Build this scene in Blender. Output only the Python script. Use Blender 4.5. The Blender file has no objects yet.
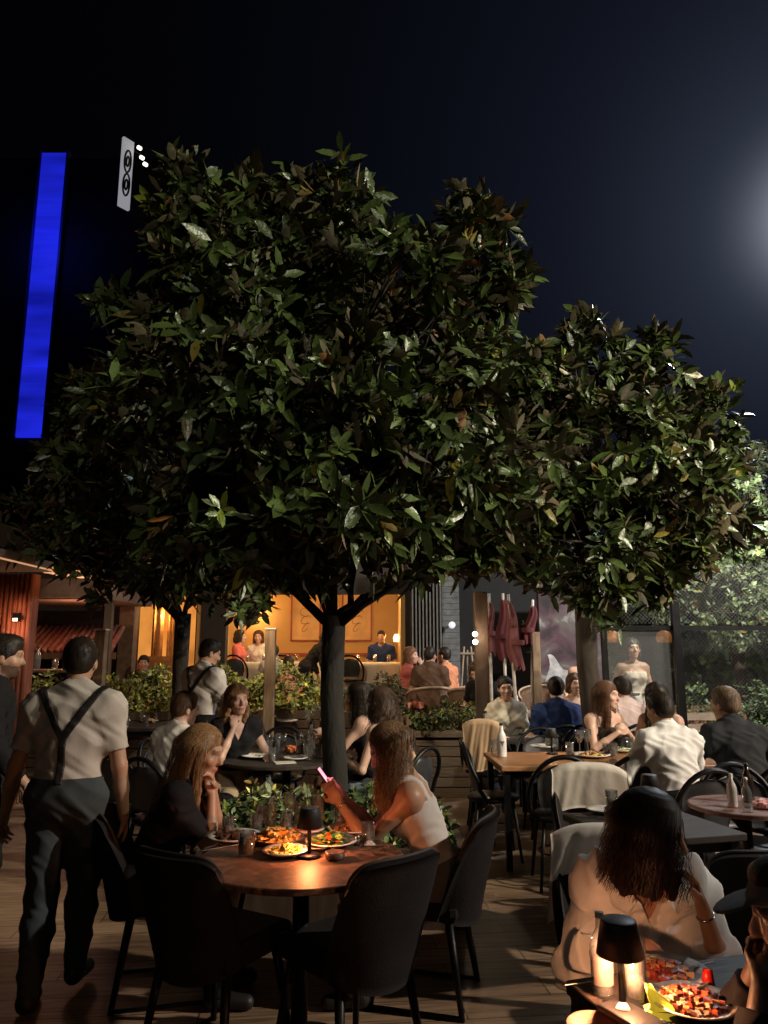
import bpy, math, random
import numpy as np
from mathutils import Vector, Matrix
random.seed(7); rng = np.random.default_rng(11)
S = bpy.context.scene; COL = S.collection
PI = math.pi; rad = math.radians
def V(*a): return np.array(a, float)
# ---------------------------------------------------------------- camera
CH, PIT, FP = 1.62, rad(10.56), 740.0
cam = bpy.data.objects.new('camera', bpy.data.cameras.new('camera')); COL.objects.link(cam)
cam.location = (0, 0, CH); cam.rotation_euler = (PI/2+PIT, 0, 0)
cam.data.sensor_fit = 'VERTICAL'; cam.data.sensor_height = 36; cam.data.lens = 36*FP/1024
cam.data.clip_start = .05; cam.data.clip_end = 2000
S.camera = cam
def ray(px, py):
    x, u = (px-384)/FP, (512-py)/FP
    return V(x, math.cos(PIT)-u*math.sin(PIT), math.sin(PIT)+u*math.cos(PIT))
def at(px, py, Y):
    d = ray(px, py); return V(0, 0, CH)+d*(Y/d[1])
def atz(px, py, z):
    d = ray(px, py); return V(0, 0, CH)+d*((z-CH)/d[2])
# ---------------------------------------------------------------- materials
MATS = {}
def nt(name):
    m = bpy.data.materials.new(name); m.use_nodes = True; n = m.node_tree
    return m, n, n.nodes['Principled BSDF']
def mat(name, col, rough=.6, metal=0, var=.25, scale=12, bump=.0, bscale=60, spec=.5, stretch=None, emit=None, es=0, rvar=.1, sheen=0, sss=0):
    if name in MATS: return MATS[name]
    m, t, b = nt(name); N, L = t.nodes, t.links
    tc = N.new('ShaderNodeTexCoord'); co = tc.outputs['Object']
    if stretch:
        mp = N.new('ShaderNodeMapping'); mp.inputs['Scale'].default_value = stretch; L.new(co, mp.inputs[0]); co = mp.outputs[0]
    no = N.new('ShaderNodeTexNoise'); no.inputs['Scale'].default_value = scale; no.inputs['Detail'].default_value = 5; L.new(co, no.inputs['Vector'])
    r = N.new('ShaderNodeMapRange'); r.inputs[1].default_value = .3; r.inputs[2].default_value = .7
    L.new(no.outputs[0], r.inputs[0])
    mx = N.new('ShaderNodeMix'); mx.data_type = 'RGBA'
    mx.inputs[6].default_value = (*[c*(1-var) for c in col], 1); mx.inputs[7].default_value = (*[min(1, c*(1+var)) for c in col], 1)
    L.new(r.outputs[0], mx.inputs[0]); L.new(mx.outputs[2], b.inputs['Base Color'])
    r2 = N.new('ShaderNodeMapRange'); r2.inputs[3].default_value = max(0.02, rough-rvar); r2.inputs[4].default_value = min(1, rough+rvar)
    L.new(no.outputs[0], r2.inputs[0]); L.new(r2.outputs[0], b.inputs['Roughness'])
    b.inputs['Metallic'].default_value = metal; b.inputs['Specular IOR Level'].default_value = spec
    if sheen: b.inputs['Sheen Weight'].default_value = sheen
    if sss: b.inputs['Subsurface Weight'].default_value = sss; b.inputs['Subsurface Radius'].default_value = (.02, .008, .004)
    if bump:
        n2 = N.new('ShaderNodeTexNoise'); n2.inputs['Scale'].default_value = bscale; n2.inputs['Detail'].default_value = 4; L.new(co, n2.inputs['Vector'])
        bp = N.new('ShaderNodeBump'); bp.inputs['Strength'].default_value = bump; bp.inputs['Distance'].default_value = .01
        L.new(n2.outputs[0], bp.inputs['Height']); L.new(bp.outputs[0], b.inputs['Normal'])
    if emit:
        b.inputs['Emission Color'].default_value = (*emit, 1); b.inputs['Emission Strength'].default_value = es
    MATS[name] = m; return m
def emat(name, col, s, var=0, scale=3, stretch=(1, 1, 1)):
    if name in MATS: return MATS[name]
    m, t, b = nt(name); b.inputs['Base Color'].default_value = (*[c*.3 for c in col], 1)
    b.inputs['Emission Color'].default_value = (*col, 1); b.inputs['Emission Strength'].default_value = s
    if var:
        N, L = t.nodes, t.links; tc = N.new('ShaderNodeTexCoord'); mp = N.new('ShaderNodeMapping'); mp.inputs['Scale'].default_value = stretch
        no = N.new('ShaderNodeTexNoise'); no.inputs['Scale'].default_value = scale; L.new(tc.outputs['Object'], mp.inputs[0]); L.new(mp.outputs[0], no.inputs['Vector'])
        r = N.new('ShaderNodeMapRange'); r.inputs[1].default_value = .3; r.inputs[2].default_value = .7; r.inputs[3].default_value = s*(1-var); r.inputs[4].default_value = s*(1+var)
        L.new(no.outputs[0], r.inputs[0]); L.new(r.outputs[0], b.inputs['Emission Strength'])
    MATS[name] = m; return m
def glass(name, col=(.9, .95, .95), alpha=.12, rough=.05):
    if name in MATS: return MATS[name]
    m = bpy.data.materials.new(name); m.use_nodes = True; N, L = m.node_tree.nodes, m.node_tree.links
    N.remove(N['Principled BSDF']); out = N['Material Output']
    tr = N.new('ShaderNodeBsdfTransparent'); tr.inputs[0].default_value = (*col, 1)
    gl = N.new('ShaderNodeBsdfGlossy'); gl.inputs['Roughness'].default_value = rough
    df = N.new('ShaderNodeBsdfDiffuse'); df.inputs[0].default_value = (*col, 1)
    lw = N.new('ShaderNodeLayerWeight'); lw.inputs[0].default_value = .45
    ml = N.new('ShaderNodeMath'); ml.operation = 'MULTIPLY_ADD'; ml.inputs[1].default_value = .8; ml.inputs[2].default_value = .06; L.new(lw.outputs['Facing'], ml.inputs[0])
    m1 = N.new('ShaderNodeMixShader'); m1.inputs[0].default_value = alpha; L.new(tr.outputs[0], m1.inputs[1]); L.new(df.outputs[0], m1.inputs[2])
    m2 = N.new('ShaderNodeMixShader'); L.new(ml.outputs[0], m2.inputs[0]); L.new(m1.outputs[0], m2.inputs[1]); L.new(gl.outputs[0], m2.inputs[2])
    L.new(m2.outputs[0], out.inputs[0]); MATS[name] = m; return m
def attr_mat(name, rough=.5, sss=0, spec=.5, bump=.15, bscale=120):
    m, t, b = nt(name); N, L = t.nodes, t.links
    a = N.new('ShaderNodeAttribute'); a.attribute_name = 'Col'; L.new(a.outputs['Color'], b.inputs['Base Color'])
    b.inputs['Roughness'].default_value = rough; b.inputs['Specular IOR Level'].default_value = spec
    if sss: b.inputs['Subsurface Weight'].default_value = sss; b.inputs['Subsurface Radius'].default_value = (.02, .008, .004)
    tc = N.new('ShaderNodeTexCoord'); n2 = N.new('ShaderNodeTexNoise'); n2.inputs['Scale'].default_value = bscale; L.new(tc.outputs['Object'], n2.inputs['Vector'])
    bp = N.new('ShaderNodeBump'); bp.inputs['Strength'].default_value = bump; bp.inputs['Distance'].default_value = .004; L.new(n2.outputs[0], bp.inputs['Height']); L.new(bp.outputs[0], b.inputs['Normal'])
    MATS[name] = m; return m
def leafmat(name, front, back, rough=.38, bright=1.0):
    m, t, b = nt(name); N, L = t.nodes, t.links
    a = N.new('ShaderNodeAttribute'); a.attribute_name = 'Col'
    g = N.new('ShaderNodeNewGeometry')
    f = N.new('ShaderNodeMix'); f.data_type = 'RGBA'; f.blend_type = 'MULTIPLY'; f.inputs[0].default_value = 1; L.new(a.outputs['Color'], f.inputs[6]); f.inputs[7].default_value = (*front, 1)
    k = N.new('ShaderNodeMix'); k.data_type = 'RGBA'; k.blend_type = 'MULTIPLY'; k.inputs[0].default_value = 1; L.new(a.outputs['Color'], k.inputs[6]); k.inputs[7].default_value = (*back, 1)
    mx = N.new('ShaderNodeMix'); mx.data_type = 'RGBA'; L.new(g.outputs['Backfacing'], mx.inputs[0]); L.new(f.outputs[2], mx.inputs[6]); L.new(k.outputs[2], mx.inputs[7])
    L.new(mx.outputs[2], b.inputs['Base Color'])
    r = N.new('ShaderNodeMapRange'); r.inputs[3].default_value = rough; r.inputs[4].default_value = .75; L.new(g.outputs['Backfacing'], r.inputs[0]); L.new(r.outputs[0], b.inputs['Roughness'])
    tc = N.new('ShaderNodeTexCoord'); nn = N.new('ShaderNodeTexNoise'); nn.inputs['Scale'].default_value = 28; L.new(tc.outputs['Object'], nn.inputs['Vector']); bp = N.new('ShaderNodeBump'); bp.inputs['Strength'].default_value = .3; bp.inputs['Distance'].default_value = .02; L.new(nn.outputs[0], bp.inputs['Height']); L.new(bp.outputs[0], b.inputs['Normal'])
    MATS[name] = m; return m
# ---------------------------------------------------------------- objects
def tag(o, label=None, cat=None, group=None, kind=None):
    if label: o['label'] = label
    if cat: o['category'] = cat
    if group: o['group'] = group
    if kind: o['kind'] = kind
    return o
def thing(name, label, cat, loc=(0, 0, 0), rz=0, group=None, scale=1):
    o = bpy.data.objects.new(name, None); COL.objects.link(o); o.location = tuple(loc); o.rotation_euler = (0, 0, rz); o.scale = (scale,)*3
    o.empty_display_size = .1
    return tag(o, label, cat, group)
def npmesh(name, v, polys, smooth=True, col=None):
    """polys: list of int arrays (n,k)"""
    me = bpy.data.meshes.new(name); v = np.asarray(v, np.float32)
    polys = [np.asarray(p, np.int32) for p in polys if len(p)]
    tot = np.concatenate([np.full(len(p), p.shape[1], np.int32) for p in polys]); idx = np.concatenate([p.ravel() for p in polys])
    me.vertices.add(len(v)); me.vertices.foreach_set('co', v.ravel())
    me.loops.add(len(idx)); me.loops.foreach_set('vertex_index', idx)
    me.polygons.add(len(tot)); st = np.zeros(len(tot), np.int32); st[1:] = np.cumsum(tot)[:-1]
    me.polygons.foreach_set('loop_start', st); me.polygons.foreach_set('loop_total', tot)
    me.polygons.foreach_set('use_smooth', np.full(len(tot), smooth))
    if col is not None:
        a = me.color_attributes.new('Col', 'FLOAT_COLOR', 'POINT'); a.data.foreach_set('color', np.c_[col, np.ones(len(col))].astype(np.float32).ravel())
    me.update(calc_edges=True); me.validate(); return me
def link(name, me, m, parent=None):
    o = bpy.data.objects.new(name, me); COL.objects.link(o)
    if m: me.materials.clear(); me.materials.append(m)
    if parent: o.parent = parent
    return o
class MB:
    def __init__(s): s.v = []; s.f = []; s.sm = []
    def add(s, vs, fs, smooth=False):
        b = len(s.v); s.v += [tuple(map(float, p)) for p in vs]; s.f += [tuple(i+b for i in f) for f in fs]; s.sm += [smooth]*len(fs); return s
    def box(s, c, d, rz=0, rx=0, ry=0, bev=0, taper=1):
        c = V(*c); hx, hy, hz = d[0]/2, d[1]/2, d[2]/2; R = np.array(Matrix.Rotation(rz, 3, 'Z') @ Matrix.Rotation(ry, 3, 'Y') @ Matrix.Rotation(rx, 3, 'X'))
        if bev <= 0:
            P = [(sx*hx*(taper if sz > 0 else 1), sy*hy*(taper if sz > 0 else 1), sz*hz) for sz in (-1, 1) for sy in (-1, 1) for sx in (-1, 1)]
            return s.add([R@V(*p)+c for p in P], [(0, 2, 3, 1), (4, 5, 7, 6), (0, 1, 5, 4), (2, 6, 7, 3), (0, 4, 6, 2), (1, 3, 7, 5)])
        b = min(bev, hx*.99, hy*.99, hz*.99); rings = []
        for z, ins in ((-hz, b), (-hz+b*.3, b*.3), (-hz+b, 0), (hz-b, 0), (hz-b*.3, b*.3), (hz, b)):
            X, Y = hx-ins, hy-ins; k = max(b-ins*.5, b*.4); r = []
            for cx, cy, a0 in ((X-k, Y-k, 0), (-X+k, Y-k, 90), (-X+k, -Y+k, 180), (X-k, -Y+k, 270)):
                for a in (0, 45, 90): r.append((cx+k*math.cos(rad(a0+a)), cy+k*math.sin(rad(a0+a)), z))
            rings.append(r)
        vs = [R@V(*p)+c for r in rings for p in r]; n = 12; fs = [tuple(range(n-1, -1, -1)), tuple(range(5*n, 6*n))]
        for i in range(5):
            for j in range(n): fs.append((i*n+j, i*n+(j+1) % n, (i+1)*n+(j+1) % n, (i+1)*n+j))
        return s.add(vs, fs, False)
    def tube(s, pts, r, n=8, closed=False, cap=True, flat=None):
        pts = [V(*p) for p in pts]; m = len(pts); rs = r if hasattr(r, '__len__') else [r]*m; vs = []; up = None
        for i, p in enumerate(pts):
            a = pts[(i-1) % m] if (closed or i > 0) else p; b = pts[(i+1) % m] if (closed or i < m-1) else p
            t = b-a; t = t/(np.linalg.norm(t)+1e-9)
            if up is None: up = V(0, 0, 1) if abs(t[2]) < .9 else V(1, 0, 0)
            x = np.cross(up, t); x /= np.linalg.norm(x)+1e-9; y = np.cross(t, x); up = y
            fx, fy = flat or (1, 1)
            for j in range(n):
                an = 2*PI*j/n; vs.append(p+rs[i]*(fx*math.cos(an)*x+fy*math.sin(an)*y))
        fs = []
        for i in range(m if closed else m-1):
            k = (i+1) % m
            for j in range(n): fs.append((i*n+j, i*n+(j+1) % n, k*n+(j+1) % n, k*n+j))
        if cap and not closed: fs += [tuple(range(n-1, -1, -1)), tuple(range((m-1)*n, m*n))]
        return s.add(vs, fs, True)
    def lathe(s, prof, c=(0, 0, 0), n=24, sx=1, sy=1, smooth=True):
        vs = []; fs = []; m = len(prof)
        for r, z in prof:
            for j in range(n): vs.append((c[0]+max(r, 1e-4)*sx*math.cos(2*PI*j/n), c[1]+max(r, 1e-4)*sy*math.sin(2*PI*j/n), c[2]+z))
        for i in range(m-1):
            for j in range(n): fs.append((i*n+j, i*n+(j+1) % n, (i+1)*n+(j+1) % n, (i+1)*n+j))
        return s.add(vs, fs, smooth)
    def grid(s, fn, nu, nv, smooth=True, thick=0):
        P = np.array([[fn(i/nu, j/nv) for j in range(nv+1)] for i in range(nu+1)], float)
        F = []; w = nv+1
        for i in range(nu):
            for j in range(nv): F.append((i*w+j, (i+1)*w+j, (i+1)*w+j+1, i*w+j+1))
        vs = P.reshape(-1, 3)
        if thick:
            du = np.gradient(P, axis=0); dv = np.gradient(P, axis=1); n = np.cross(du, dv); n /= np.linalg.norm(n, axis=2, keepdims=True)+1e-9
            Q = (P-n*thick).reshape(-1, 3); b = len(vs); F2 = [tuple(i+b for i in f[::-1]) for f in F]
            e = [i*w for i in range(nu+1)]; e2 = [i*w+nv for i in range(nu+1)]; e3 = list(range(w)); e4 = [nu*w+j for j in range(w)]
            side = []
            for L_, fl in ((e, 0), (e2, 1), (e3, 1), (e4, 0)):
                for a, c in zip(L_[:-1], L_[1:]): side.append((a, a+b, c+b, c) if fl else (a, c, c+b, a+b))
            vs = np.r_[vs, Q]; F = F+F2+side
        return s.add(vs, F, smooth)
    def build(s, name, m, parent=None):
        me = bpy.data.meshes.new(name); me.from_pydata(s.v, [], s.f); me.polygons.foreach_set('use_smooth', s.sm); me.update()
        return link(name, me, m, parent)
def part(name, mb, m, parent): return mb.build(name, m, parent)
def one(name, mb, m, label, cat, loc=(0, 0, 0), rz=0, group=None, kind=None):
    o = mb.build(name, m); o.location = tuple(loc); o.rotation_euler = (0, 0, rz); return tag(o, label, cat, group, kind)
def kids(o): return [c for c in bpy.data.objects if c.parent == o]
def dup(o, loc=None, rz=None, label=None, parent=None, scale=None):
    c = o.copy(); COL.objects.link(c)
    if parent: c.parent = parent
    if loc is not None: c.location = tuple(loc)
    if rz is not None: c.rotation_euler = (0, 0, rz)
    if scale: c.scale = scale if hasattr(scale, '__len__') else (scale,)*3
    if label: c['label'] = label
    for k in kids(o): dup(k, parent=c)
    return c
def fwd(h): return -rad(h)     # heading in degrees clockwise from +Y -> rotation z
def pointlight(name, loc, e, col, r=.03, parent=None, kind='POINT', rot=None, size=None, blend=.5):
    l = bpy.data.lights.new(name, kind); l.energy = e; l.color = col; l.shadow_soft_size = r
    if kind == 'SPOT': l.spot_size = size or 2.2; l.spot_blend = blend
    o = bpy.data.objects.new(name, l); COL.objects.link(o); o.location = tuple(loc)
    if rot is not None: o.rotation_euler = rot
    if parent: o.parent = parent
    return o
def aim(o, tgt):
    d = Vector(tuple(tgt))-Vector(o.location); o.rotation_euler = d.to_track_quat('-Z', 'Y').to_euler()
# ---------------------------------------------------------------- signed distance bodies
def smin(a, b, k):
    h = np.clip(.5+.5*(b-a)/k, 0, 1); return b+(a-b)*h-k*h*(1-h)
class Field:
    def __init__(s, lo, hi, h):
        s.h = h; s.o = np.array(lo)-3*h; s.n = np.ceil((np.array(hi)-s.o+3*h)/h).astype(int)+1
        s.V = np.full(s.n, 1., np.float32)
        s.ax = [(s.o[i]+h*np.arange(s.n[i])).astype(np.float32) for i in range(3)]
    def sub(s, lo, hi):
        a = np.clip(np.floor((np.array(lo)-s.o)/s.h).astype(int), 0, s.n-1); b = np.clip(np.ceil((np.array(hi)-s.o)/s.h).astype(int)+1, 1, s.n)
        sl = tuple(slice(a[i], max(b[i], a[i]+1)) for i in range(3))
        return sl, np.meshgrid(*[s.ax[i][sl[i]] for i in range(3)], indexing='ij', sparse=True)
    def prim(s, p, infl=0., k=None, disp=None, clip=None):
        kk = p['k'] if k is None else k; mg = kk+.03+abs(infl)
        sl, (X, Y, Z) = s.sub(p['lo']-mg, p['hi']+mg)
        d = p['f'](X, Y, Z)-infl
        if disp is not None: d = d+disp(X, Y, Z)
        if clip is not None: d = np.maximum(d, clip(X, Y, Z))
        s.V[sl] = smin(s.V[sl], d.astype(np.float32), kk)
    def clip(s, fn):
        X, Y, Z = np.meshgrid(*s.ax, indexing='ij', sparse=True); s.V = np.maximum(s.V, fn(X, Y, Z)).astype(np.float32)
    def mesh(s):
        Vv = s.V; Sg = Vv < 0; nx, ny, nz = Vv.shape; h = s.h
        cnt = np.zeros((nx-1, ny-1, nz-1), np.uint8)
        for i in (0, 1):
            for j in (0, 1):
                for k in (0, 1): cnt += Sg[i:nx-1+i, j:ny-1+j, k:nz-1+k]
        act = (cnt > 0) & (cnt < 8); I, J, K = np.nonzero(act); n = len(I)
        idx = np.full(act.shape, -1, np.int32); idx[act] = np.arange(n)
        acc = np.zeros((n, 3)); num = np.zeros(n)
        cs = [(i, j, k) for i in (0, 1) for j in (0, 1) for k in (0, 1)]
        for a in cs:
            for ax in range(3):
                if a[ax]: continue
                b = list(a); b[ax] = 1
                va = Vv[I+a[0], J+a[1], K+a[2]]; vb = Vv[I+b[0], J+b[1], K+b[2]]
                m = (va < 0) != (vb < 0); t = np.where(m, va/np.where(m, va-vb, 1), 0)
                pt = np.array(a, float)[None, :].repeat(n, 0); pt[:, ax] += t
                acc[m] += pt[m]; num[m] += 1
        P = (acc/np.maximum(num, 1)[:, None]+np.c_[I, J, K])*h+s.o
        Q = []
        for ax in range(3):
            b, c = (ax+1) % 3, (ax+2) % 3
            s0 = [slice(1, None)]*3; s1 = [slice(1, None)]*3; s0[ax] = slice(0, -1); s1[ax] = slice(1, None)
            A, B = Sg[tuple(s0)], Sg[tuple(s1)]
            for inside in (True, False):
                E = np.array(np.nonzero((A == inside) & (B != inside))).T
                if not len(E): continue
                E[:, b] += 1; E[:, c] += 1
                ok = (E[:, b] < Vv.shape[b]-1) & (E[:, c] < Vv.shape[c]-1); E = E[ok]
                def cell(db, dc):
                    e = E.copy(); e[:, b] += db; e[:, c] += dc; return idx[e[:, 0], e[:, 1], e[:, 2]]
                q = np.c_[cell(-1, -1), cell(0, -1), cell(0, 0), cell(-1, 0)]
                if not inside: q = q[:, ::-1]
                Q.append(q[(q >= 0).all(1)])
        return P, np.concatenate(Q) if Q else np.zeros((0, 4), int)
def cone(a, b, ra, rb, k=.03, tag_='', flat=None):
    a, b = V(*a), V(*b); ba = b-a; L2 = float(ba@ba)+1e-9; R = max(ra, rb)
    def f(X, Y, Z):
        t = np.clip(((X-a[0])*ba[0]+(Y-a[1])*ba[1]+(Z-a[2])*ba[2])/L2, 0, 1)
        dx, dy, dz = X-a[0]-t*ba[0], Y-a[1]-t*ba[1], Z-a[2]-t*ba[2]
        return np.sqrt(dx*dx+dy*dy+dz*dz)-(ra+(rb-ra)*t)
    return dict(f=f, lo=np.minimum(a, b)-R, hi=np.maximum(a, b)+R, k=k, tag=tag_)
def ell(c, r, R=None, k=.03, tag_=''):
    c, r = V(*c), V(*r); R = np.eye(3) if R is None else np.array(R); m = r.max(); Rt = R.T
    def f(X, Y, Z):
        x, y, z = X-c[0], Y-c[1], Z-c[2]
        q = [Rt[i, 0]*x+Rt[i, 1]*y+Rt[i, 2]*z for i in range(3)]
        k0 = np.sqrt(sum((q[i]/r[i])**2 for i in range(3))); k1 = np.sqrt(sum((q[i]/r[i]**2)**2 for i in range(3)))+1e-6
        return k0*(k0-1)/k1
    ext = np.sqrt(((R*r[None, :])**2).sum(1))
    return dict(f=f, lo=c-ext, hi=c+ext, k=k, tag=tag_)
def nrm(v): v = np.array(v, float); return v/(np.linalg.norm(v)+1e-9)
def ik(a, t, l1, l2, hint):
    a, t, hint = V(*a), V(*t), V(*hint); d = t-a; L = np.linalg.norm(d); L_ = min(L, (l1+l2)*.995); u = d/(L+1e-9); t = a+u*L_
    x = (L_*L_+l1*l1-l2*l2)/(2*L_); y = math.sqrt(max(0, l1*l1-x*x)); p = hint-a; p = p-u*(p@u); p = nrm(p)
    return a+u*x+p*y, t
def rotm(yaw=0, pitch=0, roll=0):   # yaw left+, pitch down+ (forward nod), roll to person's right+
    return np.array(Matrix.Rotation(rad(yaw), 3, 'Z') @ Matrix.Rotation(rad(-pitch), 3, 'X') @ Matrix.Rotation(rad(roll), 3, 'Y'))
SKIN = attr_mat('skin', rough=.48, sss=.12, bump=.1)
def hairmat(c, streak, rough=.5):
    key = 'hair_%g_%g_%g' % tuple(c)
    if key in MATS: return MATS[key]
    m, t, b = nt(key); N, L = t.nodes, t.links; tc = N.new('ShaderNodeTexCoord'); mp = N.new('ShaderNodeMapping'); mp.inputs['Scale'].default_value = (60, 60, 3)
    no = N.new('ShaderNodeTexNoise'); no.inputs['Scale'].default_value = 3; no.inputs['Detail'].default_value = 4; L.new(tc.outputs['Object'], mp.inputs[0]); L.new(mp.outputs[0], no.inputs['Vector'])
    r = N.new('ShaderNodeMapRange'); r.inputs[1].default_value = .35; r.inputs[2].default_value = .68; L.new(no.outputs[0], r.inputs[0])
    mx = N.new('ShaderNodeMix'); mx.data_type = 'RGBA'; mx.inputs[6].default_value = (*c, 1); mx.inputs[7].default_value = (*streak, 1); L.new(r.outputs[0], mx.inputs[0]); L.new(mx.outputs[2], b.inputs['Base Color'])
    b.inputs['Roughness'].default_value = rough; bp = N.new('ShaderNodeBump'); bp.inputs['Strength'].default_value = .3; bp.inputs['Distance'].default_value = .003; b.inputs['Specular IOR Level'].default_value = .3; L.new(no.outputs[0], bp.inputs['Height']); L.new(bp.outputs[0], b.inputs['Normal'])
    MATS[key] = m; return m
def clothmat(name, c, rough=.85, var=.08, bump=.5): return mat('cloth_'+name, c, rough, var=.12, scale=5, bump=bump*.9, bscale=9, spec=.2, stretch=(1.3, 1.3, .9))
DARKH, BROWNH, BLONDH = ((.010, .007, .005), (.03, .02, .013)), ((.03, .015, .008), (.10, .05, .025)), ((.12, .06, .025), (.36, .21, .10))
def person(label, loc, face, sex='f', sit=True, scale=1., lean=8, side=0, turn=0, head=(0, 0, 0), lw=None, rw=None, le=None, re=None, la=None, ra=None, lk=None, rk=None,
           seat=.49, top=None, bottom=None, hair=None, skin=(.50, .29, .20), res=.008, extra=(), shoes=True, lhand={}, rhand={}, beard=False, group=None, beltz=None, name='person'):
    """local frame: faces +Y, right hand at +X. Wrist / elbow / ankle points are local metres."""
    male = sex == 'm'
    P = V(0, 0, seat+.10) if sit else V(0, 0, .95)
    T = rotm(turn, lean, side); U = T@V(0, 0, 1); Rg = T@V(1, 0, 0); Fw = T@V(0, 1, 0)
    W = P+U*.16; C = P+U*.32+Fw*.005; N_ = P+U*.485
    H = N_+nrm(U+V(0, .1, .6))*.088+Fw*.02
    HR = rotm(head[0]+turn, head[1], head[2]); Hc = H+HR@V(0, .01, .055)
    sw = .180 if male else .150; m = 1.0 if male else .86
    prims = []; A = prims.append
    A(ell(P+V(0, -.01, 0), (.168, .118, .12), T, .05, 'torso')); A(ell(W, (.14*m, .10*m, .15), T, .06, 'torso'))
    A(ell(C, (.172*m, .115*m, .17), T, .06, 'torso')); A(cone(N_-U*.07-Rg*(sw-.06), N_-U*.07+Rg*(sw-.06), .062*m, .062*m, .05, 'torso'))
    A(cone(N_-U*.05, H+HR@V(0, -.015, .0), .054*m, .050*m, .03, 'neck'))
    A(cone(N_-Rg*.09-U*.055, N_+U*.0, .034, .036, .05, 'torso')); A(cone(N_+Rg*.09-U*.055, N_+U*.0, .034, .036, .05, 'torso'))
    if male: A(cone(N_-Rg*.12-U*.05, N_+U*.02, .036, .038, .04, 'torso')); A(cone(N_+Rg*.12-U*.05, N_+U*.02, .036, .038, .04, 'torso'))
    if not male:
        for s_ in (-1, 1): A(ell(C+Rg*s_*.07+Fw*.085-U*.01, (.056, .048, .055), T, .045, 'torso'))
    # head
    hp = lambda x, y, z: Hc+HR@V(x, y, z)
    A(ell(hp(0, -.012, .028), (.074, .092, .088), HR, .03, 'head')); A(ell(hp(0, .022, -.035), (.058, .062, .072), HR, .035, 'head'))
    A(ell(hp(0, .058, -.088), (.026, .022, .02), HR, .03, 'head'))
    A(cone(hp(0, .08, .02), hp(0, .101, -.018), .008, .0135, .012, 'head')); A(ell(hp(0, .092, -.024), (.016, .012, .009), HR, .008, 'head'))
    A(ell(hp(0, .078, -.052), (.024, .014, .007), HR, .008, 'head')); A(ell(hp(0, .076, -.063), (.02, .014, .007), HR, .008, 'head'))
    A(cone(hp(-.036, .072, .034), hp(.036, .072, .034), .013, .013, .02, 'head'))
    for s_ in (-1, 1):
        A(ell(hp(s_*.04, .055, -.018), (.024, .022, .02), HR, .02, 'head')); A(ell(hp(s_*.075, -.008, -.005), (.010, .018, .03), HR, .008, 'head'))
    # arms
    joints = {}
    for sd, s_, w, e, hd in (('l', -1, lw, le, lhand), ('r', 1, rw, re, rhand)):
        sh = N_-U*.078+Rg*s_*sw
        if w is None: w = sh+V(s_*.10, .06, -.50) if not sit else V(s_*.16, .28, seat+.19)
        if e is None: e = sh+V(s_*.25, -.2, -.3)
        el, wr = ik(sh, w, .285, .25, e); fd = nrm(wr-el)
        A(cone(sh, el, .047*m, .037*m, .05, 'ua'+sd)); A(ell(sh, (.050*m, .052*m, .056*m), None, .06, 'ua'+sd)); A(cone(el, el+(wr-el)*.45, .038*m, .036*m, .015, 'fa'+sd)); A(cone(el+(wr-el)*.4, wr, .036*m, .024*m+.001, .015, 'fa'+sd))
        fdir = nrm(hd.get('dir', fd)); pn = V(*hd.get('palm', (-s_*.6, 0, -1))); pn = nrm(pn-fdir*(pn@fdir)); sdv = np.cross(fdir, pn)*s_   # side the thumb leaves
        thumb = np.cross(pn, fdir) if s_ > 0 else np.cross(fdir, pn)
        Rh = np.c_[np.cross(fdir, pn), fdir, pn]; hs = 1.0 if male else .92
        A(ell(wr+fdir*.045*hs, (.038*hs, .05*hs, .016*hs), Rh, .015, 'hand'+sd))
        curl = hd.get('curl', 45); x = np.cross(fdir, pn); xs = 1 if (x@thumb) > 0 else -1
        for q, (off, ln) in enumerate(((.028, .072), (.010, .08), (-.009, .075), (-.027, .06))):
            b0 = wr+fdir*.08*hs+x*xs*off*hs; p = b0; dcur = fdir
            for j, fr in enumerate((.45, .32, .25)):
                c_ = rad(curl*(.55+.5*j)+q*4); dcur = nrm(fdir*math.cos(c_)+pn*math.sin(c_)+x*xs*off*1.5); p2 = p+dcur*ln*fr*hs
                A(cone(p, p2, .0092-.001*j, .0085-.001*j, .003, 'hand'+sd)); p = p2
        tb = wr+fdir*.02+thumb*.022; t1 = tb+nrm(thumb*.7+fdir*.6+pn*.3)*.042*hs; t2 = t1+nrm(thumb*.2+fdir*.8+pn*.5)*.032*hs
        A(cone(tb, t1, .014, .011, .01, 'hand'+sd)); A(cone(t1, t2, .0105, .0085, .004, 'hand'+sd))
        joints['sh'+sd], joints['el'+sd], joints['wr'+sd] = sh, el, wr
    for sd, s_, an, kn in (('l', -1, la, lk), ('r', 1, ra, rk)):
        hip = P+V(s_*.088, 0, -.02)
        if an is None: an = V(s_*.13, .40, .09) if sit else V(s_*.10, .0, .09)
        if kn is None: kn = hip+V(s_*.1, .6, .4) if sit else hip+V(0, .5, -.4)
        k_, a_ = ik(hip, an, .43, .42, kn)
        A(cone(hip, k_, .083*(1 if male else .95), .056, .04, 'th'+sd)); A(cone(k_, k_+(a_-k_)*.4, .055, .054*m+.003, .02, 'sn'+sd)); A(cone(k_+(a_-k_)*.35+V(0, -.008, 0), a_, .052*m+.002, .036, .02, 'sn'+sd))
        fdv = nrm(V(s_*.15, 1, 0)); A(cone(a_+V(0, -.03, -.045), a_+fdv*.13+V(0, 0, -.058), .034, .026, .03, 'ft'+sd)); A(cone(a_, a_+V(0, -.02, -.03), .036, .036, .02, 'ft'+sd))
        joints['hip'+sd], joints['kn'+sd], joints['an'+sd] = hip, k_, a_
    root = thing(name, label, 'person', loc, fwd(face), group, scale)
    lo = np.min([p['lo'] for p in prims], 0); hi = np.max([p['hi'] for p in prims], 0)
    F = Field(lo, hi, res)
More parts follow.
